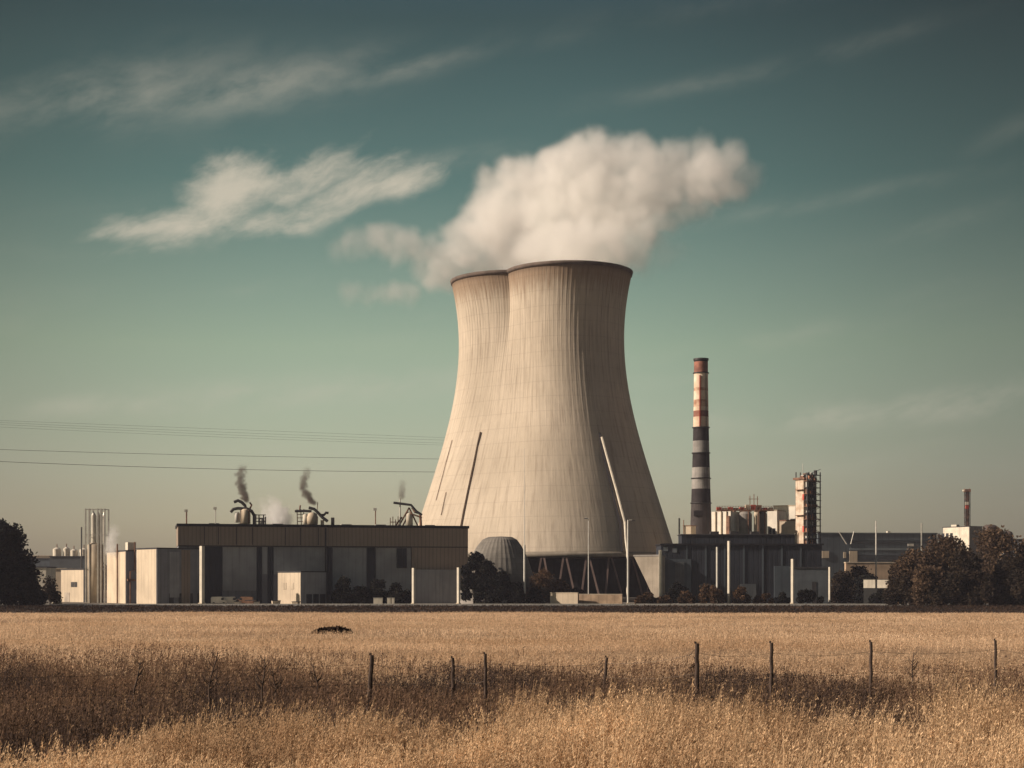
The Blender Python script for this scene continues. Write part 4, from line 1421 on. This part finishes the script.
# ------------------------------------------------------------------ power lines
def power_lines():
    pyl = []
    lm = mat('pylon_steel', (.25, .24, .22), .6, .2, .5)
    for i, (x, y, h, lab) in enumerate(((-420, 560, 62, 'steel lattice pylon carrying the wires, beyond the left edge'), (15, 760, 66, 'steel lattice pylon hidden behind the cooling towers'))):
        r = thing('pylon', lab, 'pylon', (x, y, 0), R(20), 'pylons of the power line')
        mb = MB()
        for sx in (-1, 1):
            for sy in (-1, 1):
                mb.tube([(sx * 4, sy * 4, 0), (sx * 1, sy * 1, h * .6), (sx * .6, sy * .6, h)], .22, 4)
        mb.build('frame', lm, r)
        mb = MB()
        for k in range(10):
            z0, z1 = h * k / 10, h * (k + 1) / 10
            w0 = np.interp(z0 / h, [0, .6, 1], [4, 1, .6])
            w1 = np.interp(z1 / h, [0, .6, 1], [4, 1, .6])
            for s in (-1, 1):
                mb.tube([(-w0, s * w0, z0), (w1, s * w1, z1)], .1, 4)
                mb.tube([(w0, s * w0, z0), (-w1, s * w1, z1)], .1, 4)
        mb.build('brace', lm, r)
        mb = MB()
        for z in (h * .72, h * .84, h * .96):
            mb.box(-.2, .2, -8, 8, z - .2, z + .2)
        mb.build('crossarm', lm, r)
    wm = mat('wire_metal', (.06, .06, .06), .5, .1, 1)
    # rows where each wire meets the left edge, the middle, and the tower outline
    for i, (ya, yb, yc, dd, r, lab) in enumerate(((449.5, 455.5, 459, 0, .09, 'dark upper wire of the clear pair crossing the sky'), (461.5, 469, 472, 0, .11, 'lowest and darkest wire crossing the sky'),
                                                (420.5, 429, 437.5, 30, .045, 'top faint wire of the bundle crossing the sky'), (422.5, 432, 440, 36, .045, 'second faint wire of the bundle'),
                                                (424.5, 434.5, 443, 42, .045, 'third faint wire of the bundle'), (427, 437, 445, 48, .045, 'lowest faint wire of the bundle'))):
        pts = []
        for px in np.linspace(-260, 540, 24):
            # quadratic through three rows at px 0, 220, 440
            A0 = ya + (px) * (yb - ya) / 220 + px * (px - 220) * ((yc - yb) / 220 - (yb - ya) / 220) / 440
            d = 660 + (px - 0) * .18 + dd
            pts.append((X(px, d), d, Z(A0, d)))
        mb = MB()
        mb.tube(pts, r, 4)
        tag(mb.build('power_cable', wm), lab, 'cable', 'overhead power cables')


power_lines()


# ------------------------------------------------------------------ fence
def fence():
    wood = mat('weathered_post_wood', (.085, .06, .05), .95, .35, 3.0, bump=.02, bscale=12)
    P = [(370, 653, 37, .055, 4, 'leaning thick post, tallest of the fence posts'), (453, 656, 42.5, .050, 0, 'upright fence post left of a closely spaced pair'), (485.5, 652, 40, .045, 0, 'fence post right of its close neighbour'),
         (605, 655.5, 43.5, .045, 5, 'short post with frayed twigs in mid field'), (697, 641.5, 41, .06, 0, 'stout post with a splinter hanging from its left side'),
         (771.5, 641, 41.5, .05, 0, 'fence post with a split top and pale right edge'), (871, 640, 43.5, .045, 0, 'thin upright post in the right part of the fence'), (995.5, 638.5, 44.5, .04, 0, 'thin fence post nearest the right edge')]
    tops = []
    for i, (px, yt, d, r, lean, lab) in enumerate(P):
        zg = float(gzs(X(px, d), d))
        h = Z(yt, d) - zg
        root = thing('fence_post', lab, 'fence post', (X(px, d), d, zg - .05), 0, 'wooden posts of the field fence')
        tx = math.tan(R(lean)) * h
        k = 8
        pts = [(tx * (q / k - .5) + .008 * math.sin(q * 2.1 + i), .006 * math.sin(q * 1.3), h * q / k) for q in range(k + 1)]
        MB().tube(pts, r * 1.1, 8, r * .9).build('shaft', wood, root)
        MB().box(-r * 1.2 + tx * .5, -r * .2 + tx * .5, -r * .5, r * .4, h, h + .05).build('split_top', wood, root)
        if i in (3, 4):
            mb = MB()
            for q in range(5):
                a = random.uniform(-1, 1)
                z = h * random.uniform(.6, .95)
                mb.tube([(-r, 0, z), (-r - .15 * random.random() - .05, a * .05, z - .12 * a - .1)], .012, 4)
            mb.build('splinter', wood, root)
        tops.append((X(px, d), d, zg, h, tx))
    wm = mat('fence_wire', (.10, .08, .07), .7, .2, 2)
    for f, lab in ((.82, 'upper strand of thin fence wire'), (.5, 'lower strand of thin fence wire')):
        mb = MB()
        T = [(-15.5, 33.5, float(gzs(-15.5, 33.5)), 1.3, 0)] + tops + [(17.5, 46, float(gzs(17.5, 46)), 1.35, 0)]
        T.sort()
        for a, b in zip(T[:-1], T[1:]):
            pts = []
            for q in range(7):
                u = q / 6
                pts.append((a[0] + (b[0] - a[0]) * u, a[1] + (b[1] - a[1]) * u - .05, (a[2] + a[3] * f) * (1 - u) + (b[2] + b[3] * f) * u - .10 * u * (1 - u) * 4))
            mb.tube(pts, .004, 3)
        tag(mb.build('fence_wire', wm), lab, 'wire', 'strands of the field fence')
    # dead saplings standing in the weeds on the left
    for i, (px, yt, d, lean, lab) in enumerate(((208, 651, 35, 8, 'tall dead sapling leaning right in the dark weeds'), (262, 657, 35.5, 3, 'forked dead sapling right of the leaning one'), (134, 662, 40, 10, 'short bare sapling farthest left in the weeds'),
                                              (318, 664, 39, -6, 'thin bare sapling left of the tallest fence post'), (276, 668, 39, -5, 'small twiggy sapling between two taller ones'), (912, 652, 46, 2, 'tiny bare sapling near the right end of the fence'))):
        zg = float(gzs(X(px, d), d))
        h = Z(yt, d) - zg
        root = thing('dead_sapling', lab, 'sapling', (X(px, d), d, zg), 0, 'dead saplings in the weeds')
        tx = math.tan(R(lean)) * h
        MB().tube([(tx * u * u + .02 * math.sin(u * 9 + i), .02 * math.sin(u * 7), h * u) for u in np.linspace(0, 1, 9)], .030, 6, .010).build('stem', wood, root)
        mb = MB()
        for q in range(12):
            u = random.uniform(.4, .97)
            a = random.choice((-1, 1))
            L = .22 * (1.2 - u) + .06
            b = (tx * u * u, 0, h * u)
            mb.tube([b, (b[0] + a * L * .5, random.uniform(-.05, .05), b[2] + L * .5), (b[0] + a * L * .8, random.uniform(-.1, .1), b[2] + L * 1.2)], .012, 4, .005)
        mb.build('twig', wood, root)


fence()


# ------------------------------------------------------------------ field debris
def debris():
    dm = leaf_mat('dark_heap', (.035, .024, .020), (.018, .015, .015), .1, 1.0)
    for px, py, wpx, hpx, lab in ((333, 633.5, 20, 7, 'dark heap of dead brush lying alone in the golden field'),):
        d = 148.0
        for _ in range(20):
            d = 1600 * (ZC - float(gz(d))) / (py - HZ)
        x = X(px, d)
        w = wpx * d / F
        h = hpx * d / F
        g = np.random.default_rng(3)
        n = 3500
        u = g.uniform(-1, 1, n)
        v = g.uniform(-1, 1, n)
        top = h * np.clip(1 - u ** 2, 0, 1) ** .5 * np.clip(1 - v ** 2, 0, 1) ** .5
        P = np.stack([u * w, v * w * .5, g.uniform(0, 1, n) ** .5 * top], -1)
        s = .10
        a = g.normal(size=(n, 3)) * s
        b = g.normal(size=(n, 3)) * s * .6
        V = np.stack([P - a, P + b, P + a, P - b], 1).reshape(-1, 3)
        o = link('brush_heap', raw_mesh('brush_heap', V, np.arange(4 * n).reshape(n, 4), dm), loc=(x, d, float(gzs(x, d)) - .05))
        tag(o, lab, 'brush heap')


debris()


# ------------------------------------------------------------------ grass
def stalks(x, y, h, heads, head_len, head_w, lean, g, stem_w=.005, spread=.05):
    """stems with feathery seed heads: every stalk is one thin stem quad and many small leaf quads"""
    n = len(x)
    z = gzs(x, y)
    ax = g.normal(0, .10, n) + lean
    ay = g.normal(0, .10, n)
    B = np.stack([x, y, z], -1)
    T = B + np.stack([ax * h, ay * h, h], -1)
    sx = np.zeros((n, 3))
    th = g.uniform(-.8, .8, n)
    sx[:, 0] = np.cos(th) * stem_w
    sx[:, 1] = np.sin(th) * stem_w
    V = [np.stack([B - sx, B + sx, T + sx * .5, T - sx * .5], 1).reshape(-1, 3)]
    for k in range(heads):
        u = 1 - head_len * g.uniform(0, 1, n) ** .8
        bend = (1 - u) * -.12
        C = B + (T - B) * u[:, None]
        r = (1 - (u - (1 - head_len)) / head_len * .75) * spread
        C[:, 0] += g.normal(0, 1, n) * r + lean * .1 * u
        C[:, 1] += g.normal(0, 1, n) * r
        C[:, 2] += g.normal(0, 1, n) * r * .5
        L = head_w * g.uniform(.6, 1.5, n)
        a = g.normal(size=(n, 3)) * .45
        a[:, 2] += .9
        a[:, 0] += .35
        a /= np.linalg.norm(a, axis=1)[:, None]
        b = np.cross(a, g.normal(size=(n, 3)))
        b /= np.linalg.norm(b, axis=1)[:, None] + 1e-9
        a *= L[:, None]
        b *= (L * .32)[:, None]
        V.append(np.stack([C - a, C + b, C + a, C - b], 1).reshape(-1, 3))
    V = np.concatenate(V)
    return V, np.arange(len(V)).reshape(-1, 4)


def sample_area(g, n, d0, d1, margin=1.12, power=1.0):
    y = d0 + (d1 - d0) * g.uniform(0, 1, n) ** power
    hw = 512 / F * margin
    # width grows with distance: accept in proportion
    keep = g.uniform(0, 1, n) < (y / d1)
    y = y[keep]
    x = g.uniform(-1, 1, len(y)) * (hw * y + 1.5)
    return x, y


def edge(x, y):
    """where the tall pale grass gives way to the dark weeds: nearer on the left"""
    u = np.clip((x / np.maximum(y, 1) + .32) / .64, 0, 1)
    return 22.0 + 6.0 * np.clip(u * 1.9, 0, 1) ** .8 + 1.1 * np.sin(x * .9) + .8 * np.sin(x * 2.3 + 1)


def grasses():
    g = np.random.default_rng(11)
    pale = leaf_mat('pale_grass', (.80, .58, .37), (.50, .34, .21), .4, .35)
    weed = leaf_mat('dark_weeds', (.24, .15, .10), (.085, .062, .055), .35, .22)
    wheat = leaf_mat('golden_stubble', (.80, .60, .42), (.62, .44, .29), .5, .07)
    # foreground tall feathery grass growing in tussocks
    cx, cyy = sample_area(g, 2300, 12.5, 34)
    k = cyy < edge(cx, cyy) + g.normal(0, .5, len(cx))
    cx, cyy = cx[k], cyy[k]
    per = g.integers(14, 62, len(cx))
    u0 = np.clip((cx / cyy + .32) / .64, 0, 1)
    ch = (.92 + .24 * np.sin(cx * .9 + 1.3 * np.sin(cyy * .7)) + g.normal(0, .20, len(cx))) * (.66 + .36 * np.clip(u0 * 1.7, 0, 1))
    idx = np.repeat(np.arange(len(cx)), per)
    n = len(idx)
    an = g.uniform(0, 2 * math.pi, n)
    rr = np.abs(g.normal(0, .20, n))
    x = cx[idx] + np.cos(an) * rr
    y = cyy[idx] + np.sin(an) * rr
    h = np.clip(ch[idx] * (1 - .9 * rr) * g.uniform(.72, 1.12, n), .25, 1.8)
    lean = .20 + .55 * np.cos(an) * rr / .3 + g.normal(0, .07, n)
    V, Fc = stalks(x, y, h, 16, .40, .019, lean, g, .003, .038)
    tag(link('tall_grass', raw_mesh('tall_grass', V, Fc, pale)), 'tall pale feathery grass filling the foreground', 'grass', kind='stuff')
    # short brown undergrowth between the tussocks
    x, y = sample_area(g, 26000, 12.5, 32)
    h = g.uniform(.12, .42, len(x))
    V, Fc = stalks(x, y, h, 5, .9, .035, .1, g, .004, .07)
    tag(link('undergrowth', raw_mesh('undergrowth', V, Fc, leaf_mat('undergrowth', (.16, .10, .065), (.07, .048, .036), .3, .6))), 'short brown undergrowth between the tussocks', 'undergrowth', kind='stuff')
    # dark weeds in the fence strip
    x, y = sample_area(g, 92000, 20, 80)
    tail = g.exponential(3.4, len(x))
    far = tail * (1 + 2.2 * np.clip(-x / np.maximum(y, 1) / .3, 0, 1)) + 50.0 + 2.2 * np.sin(x * .35) + 1.5 * np.sin(x * .8 + 2) - 1.0 * np.clip(x / 16, 0, 1)
    k = (y > edge(x, y) - 1.0 + g.normal(0, .6, len(x))) & (y < far + g.normal(0, 2.4, len(x)))
    x, y = x[k], y[k]
    h = .46 + .12 * np.sin(x * .8 + y * .3) + .10 * np.sin(x * 2.1 - y) + g.normal(0, .08, len(x))
    V, Fc = stalks(x, y, np.clip(h, .15, 1.0), 9, .85, .034, .08, g, .004, .09)
    tag(link('weeds', raw_mesh('weeds', V, Fc, weed)), 'dark brown weeds along the field fence', 'weeds', kind='stuff')
    # some pale stalks standing in the weeds
    x, y = sample_area(g, 8000, 24, 62)
    h = .5 + g.normal(0, .12, len(x))
    V, Fc = stalks(x, y, np.clip(h, .2, 1.0), 7, .5, .026, .12, g, .003, .05)
    tag(link('dry_stalks', raw_mesh('dry_stalks', V, Fc, leaf_mat('dry_stalk', (.40, .27, .17), (.24, .155, .10), .3, .4))), 'scattered dry stalks among the dark weeds', 'grass', kind='stuff')
    # the golden field, tufts growing with distance
    Vs = []
    for (n, d0, d1, hh, hw_, sp) in ((70000, 46, 90, .34, .034, .10), (75000, 88, 170, .36, .05, .2), (90000, 168, 299, .34, .075, .4)):
        x, y = sample_area(g, n, d0, d1, 1.15)
        patch = np.sin(y * .16 + .4 * np.sin(x * .06)) + .6 * np.sin(x * .05 + y * .045) + .5 * np.sin(y * .41 + x * .02)
        k = g.uniform(0, 1, len(x)) < np.clip(.72 + .40 * patch, .10, 1)
        if d0 < 60:
            far = 50 + 2.2 * np.sin(x * .35) + 1.5 * np.sin(x * .8 + 2) - 1.0 * np.clip(x / 16, 0, 1)
            k &= y > far + g.normal(0, 2.6, len(x))
        x, y = x[k], y[k]
        h = hh * g.uniform(.5, 1.2, len(x))
        V, _ = stalks(x, y, h, 6, .8, hw_, .08, g, .006 * d0 / 46, sp)
        Vs.append(V)
    V = np.concatenate(Vs)
    tag(link('golden_crop', raw_mesh('golden_crop', V, np.arange(len(V)).reshape(-1, 4), wheat)), 'short golden crop covering the open field', 'crop', kind='stuff')
    # ragged brown growth on the verge
    n = 26000
    y = g.uniform(303, 426, n)
    x = g.uniform(-160, 160, n)
    h = g.uniform(.15, .55, n)
    V, Fc = stalks(x, y, h, 3, .9, .22, .05, g, .03, .4)
    tag(link('verge_growth', raw_mesh('verge_growth', V, Fc, leaf_mat('verge_growth', (.07, .045, .032), (.028, .022, .02), .2, .08))), 'low dark growth on the strip before the road', 'weeds', kind='stuff')


grasses()


# ------------------------------------------------------------------ steam, smoke
def vol_mat(name, color, density, aniso=.2):
    m = bpy.data.materials.new(name)
    m.use_nodes = True
    t = m.node_tree
    t.nodes.clear()
    N = NT(t)
    out = N.n('ShaderNodeOutputMaterial')
    pv = N.n('ShaderNodeVolumePrincipled')
    pv.inputs['Color'].default_value = (*color, 1)
    pv.inputs['Density'].default_value = density
    pv.inputs['Density Attribute'].default_value = 'density'
    pv.inputs['Anisotropy'].default_value = aniso
    t.links.new(pv.outputs[0], out.inputs['Volume'])
    try:
        m.cycles.volume_sampling = 'MULTIPLE_IMPORTANCE'
    except Exception:
        pass
    return m


def puff(name, label, cat, pts, dens, m, vox, fall, amp1, sc1, amp2, sc2, group=None, stretch=(1, 1, 1)):
    """cloud of vapour: a voxel field around the points, ragged by noise (geometry nodes volume)"""
    pts = np.array(pts)
    c = pts.mean(0)
    pts = pts - c
    me = bpy.data.meshes.new(name)
    me.from_pydata([tuple(p) for p in pts], [], [])
    at = me.attributes.new('dens', 'FLOAT', 'POINT')
    at.data.foreach_set('value', np.array(dens, np.float32))
    src = bpy.data.objects.new(name + '_points', me)        # the field's own points, read by its node tree only
    vd = bpy.data.volumes.new(name)
    vd.materials.append(m)
    o = bpy.data.objects.new(name, vd)
    col.objects.link(o)
    o.location = tuple(c)
    tag(o, label, cat, group)
    ng = bpy.data.node_groups.new(name + '_field', 'GeometryNodeTree')
    ng.interface.new_socket('Geometry', in_out='INPUT', socket_type='NodeSocketGeometry')
    ng.interface.new_socket('Geometry', in_out='OUTPUT', socket_type='NodeSocketGeometry')
    N = NT(ng)
    gi = N.n('GeometryNodeObjectInfo', transform_space='ORIGINAL')
    gi.inputs['Object'].default_value = src
    geo = gi.outputs['Geometry']
    go = N.n('NodeGroupOutput')
    pos = N.n('GeometryNodeInputPosition').outputs[0]

    def nz(amp, scale, detail):
        nd = N.noise(N.vm('MULTIPLY', pos, stretch), scale, detail, .6)
        return N.vm('SCALE', N.vm('SUBTRACT', nd.outputs['Color'], (.5, .5, .5)), scale=amp)

    pw = N.vm('ADD', N.vm('ADD', pos, nz(amp1, sc1, 2)), nz(amp2, sc2, 4))
    pr = N.n('GeometryNodeProximity', target_element='POINTS')
    ng.links.new(geo, pr.inputs['Geometry'] if 'Geometry' in pr.inputs else pr.inputs[0])
    sp = [s for s in pr.inputs if s.name in ('Sample Position', 'Source Position')][0]
    ng.links.new(pw, sp)
    sn = N.n('GeometryNodeSampleNearest')
    ng.links.new(geo, sn.inputs[0])
    ng.links.new(pw, sn.inputs['Sample Position'])
    si = N.n('GeometryNodeSampleIndex', data_type='FLOAT')
    na = N.n('GeometryNodeInputNamedAttribute', data_type='FLOAT')
    na.inputs['Name'].default_value = 'dens'
    ng.links.new(geo, si.inputs['Geometry'])
    ng.links.new(na.outputs[0], si.inputs['Value'])
    ng.links.new(sn.outputs[0], si.inputs['Index'])
    body = N.sstep(pr.outputs['Distance'], fall, fall * .15)
    d = N.m('MULTIPLY', body, si.outputs[0])
    det = N.noise(N.vm('MULTIPLY', pos, stretch), sc2 * 1.4, 4, .6).outputs['Fac']
    edge_ = N.m('SUBTRACT', 1.0, body)
    d = N.m('MULTIPLY', d, N.m('SUBTRACT', 1.0, N.m('MULTIPLY', edge_, N.sstep(det, .62, .38))))
    vc = N.n('GeometryNodeVolumeCube')
    ng.links.new(d, vc.inputs['Density'])
    pad = fall + (amp1 + amp2) * .5
    lo, hi = pts.min(0) - pad, pts.max(0) + pad
    vc.inputs['Min'].default_value = tuple(lo)
    vc.inputs['Max'].default_value = tuple(hi)
    for ax, k in zip('XYZ', range(3)):
        vc.inputs['Resolution ' + ax].default_value = max(8, int((hi[k] - lo[k]) / vox))
    sm = N.n('GeometryNodeSetMaterial')
    sm.inputs['Material'].default_value = m
    ng.links.new(vc.outputs[0], sm.inputs[0])
    ng.links.new(sm.outputs[0], go.inputs[0])
    md = o.modifiers.new('field', 'NODES')
    md.node_group = ng
    return o


def fill(blobs, spacing, g):
    P, D = [], []
    for px, py, rp, d, dn in blobs:
        c = np.array([X(px, d), d, Z(py, d)])
        r = rp * d / F
        n = max(3, int((2 * r / spacing) ** 3 * .75))
        q = g.uniform(-1, 1, (n, 3))
        q = q[(q ** 2).sum(1) < 1]
        q[:, 1] *= .8
        P.append(c + q * r)
        D.append(np.full(len(q), dn))
    return np.concatenate(P), np.concatenate(D)


def steam():
    g = np.random.default_rng(21)
    m = vol_mat('steam', (.995, .99, .98), .145, .3)
    b = []
    # columns rising out of the two rims
    b += [(478, 258, 16, 640, .9), (500, 250, 22, 640, 1), (520, 240, 26, 630, 1), (545, 252, 26, 590, 1), (575, 252, 26, 570, 1), (602, 250, 22, 565, 1), (612, 258, 12, 563, .6), (462, 262, 9, 645, .7)]
    b += [(449, 264, 14, 640, .8), (438, 270, 12, 642, .6), (424, 264, 11, 644, .4), (455, 256, 12, 640, .8), (466, 246, 16, 636, .9), (474, 230, 16, 630, .9), (484, 212, 15, 625, .9), (494, 192, 15, 615, .9), (695, 160, 15, 577, .7), (676, 160, 15, 580, .9), (690, 208, 13, 577, .5)]
    # body
    b += [(490, 225, 20, 620, 1), (510, 205, 24, 610, 1), (512, 182, 18, 605, 1), (535, 178, 24, 600, 1), (560, 205, 34, 595, 1), (570, 168, 26, 590, 1), (598, 165, 25, 590, 1), (605, 205, 34, 585, 1),
          (632, 165, 22, 585, 1), (640, 195, 26, 582, .95), (660, 172, 20, 580, 1), (650, 222, 20, 578, .6), (630, 235, 24, 576, .7), (686, 182, 22, 578, 1), (710, 178, 22, 576, 1), (726, 168, 17, 574, .75), (731, 184, 14, 574, .6), (740, 176, 12, 574, .4),
          (700, 200, 12, 576, .6), (672, 203, 14, 577, .8), (575, 148, 10, 590, .8), (640, 150, 8, 585, .7)]
    # thin tail below right
    b += [(668, 245, 13, 575, .10), (683, 250, 8, 574, .08), (655, 258, 12, 574, .12), (640, 262, 8, 570, .15)]
    # wisps trailing to the left
    b += [(452, 256, 10, 640, .8), (438, 260, 13, 640, .7), (425, 253, 12, 642, .6), (410, 248, 12, 644, .55), (395, 245, 12, 646, .5), (380, 241, 12, 648, .45), (366, 240, 11, 650, .38), (352, 243, 9, 652, .3), (340, 246, 7, 652, .2),
          (430, 286, 9, 646, .5), (415, 289, 9, 648, .45), (398, 291, 9, 650, .45), (380, 293, 8, 650, .35), (342, 288, 7, 652, .3), (350, 291, 5, 652, .2), (365, 294, 6, 651, .2), (445, 275, 12, 645, .55)]
    P, D = fill(b, 3.4, g)
    puff('steam_plume', 'large pale steam plume drifting right from the cooling tower rims', 'steam', P, D, m, .85, 6.8, 9.0, .05, 5.5, .13)
    # small puffs on the roofs
    def trail(path, d, dn, r0, r1, sp=.5):
        Q, E = [], []
        path = np.array(path, float)
        for u in np.linspace(0, 1, 60):
            k = u * (len(path) - 1)
            i = min(int(k), len(path) - 2)
            f = k - i
            px, py = path[i] * (1 - f) + path[i + 1] * f
            r = (r0 + (r1 - r0) * u) * d / F
            for _ in range(4):
                o = g.normal(size=3) * r * .5
                Q.append((X(px, d) + o[0], d + o[1], Z(py, d) + o[2]))
                E.append(dn * (1 - u) ** .6 + .02)
        return Q, E
    sm = vol_mat('brown_smoke', (.16, .11, .10), 1.3, .0)
    P, D = trail([(246, 500), (243, 490), (240, 482), (241, 474), (243, 468)], 491, 1, 2.0, 3.8)
    puff('smoke_trail', 'brown smoke rising from the first rooftop unit', 'smoke', P, D, sm, .35, 1.0, 1.6, .3, .8, .9, 'brown smoke trails over the hall roof')
    P, D = trail([(313, 503), (308, 496), (303, 488), (304, 480), (307, 470)], 492, 1, 1.6, 3.4)
    puff('smoke_trail', 'brown smoke rising from the middle rooftop unit', 'smoke', P, D, sm, .35, 1.0, 1.6, .3, .8, .9, 'brown smoke trails over the hall roof')
    P, D = trail([(402, 497), (402, 490), (403, 482)], 493, .4, 1.2, 2.4)
    puff('smoke_trail', 'thin faint smoke over the third rooftop unit', 'smoke', P, D, sm, .35, .9, 1.2, .3, .6, .9, 'brown smoke trails over the hall roof')
    wm = vol_mat('white_vapour', (.95, .95, .95), .8, .2)
    P, D = trail([(284, 523), (279, 514), (275, 506), (272, 500)], 505, .8, 8.5, 3.0)
    puff('vapour_puff', 'white vapour jet behind the roof between the first two units', 'steam', P, D, wm, .5, 1.6, 1.5, .2, .7, .6, 'white vapour jets')
    P, D = trail([(272, 522), (266, 510), (261, 501)], 506, .4, 5.5, 2.0)
    puff('vapour_puff', 'thinner vapour jet just right of the first unit', 'steam', P, D, wm, .5, 1.4, 1.5, .2, .7, .6, 'white vapour jets')
    P, D = trail([(112, 552), (112, 540), (114, 530), (113, 527)], 500, .5, 5.0, 2.0)
    puff('vapour_puff', 'white vapour beside the steel frame tower', 'steam', P, D, wm, .5, 1.3, 1.2, .2, .6, .6, 'white vapour jets')


steam()


# ------------------------------------------------------------------ haze
HAZE = 0.00008


def haze():
    m = bpy.data.materials.new('haze')
    m.use_nodes = True
    t = m.node_tree
    t.nodes.clear()
    N = NT(t)
    out = N.n('ShaderNodeOutputMaterial')
    pv = N.n('ShaderNodeVolumePrincipled')
    pv.inputs['Color'].default_value = (.66, .68, .86, 1)
    pv.inputs['Density'].default_value = HAZE
    pv.inputs['Anisotropy'].default_value = 0.0
    t.links.new(pv.outputs[0], out.inputs['Volume'])
    o = MB().box(-3050, 3050, -100, 3050, -1.5, 230).build('haze', m)
    tag(o, 'thin pale haze over the plant', 'haze', kind='stuff')


haze()
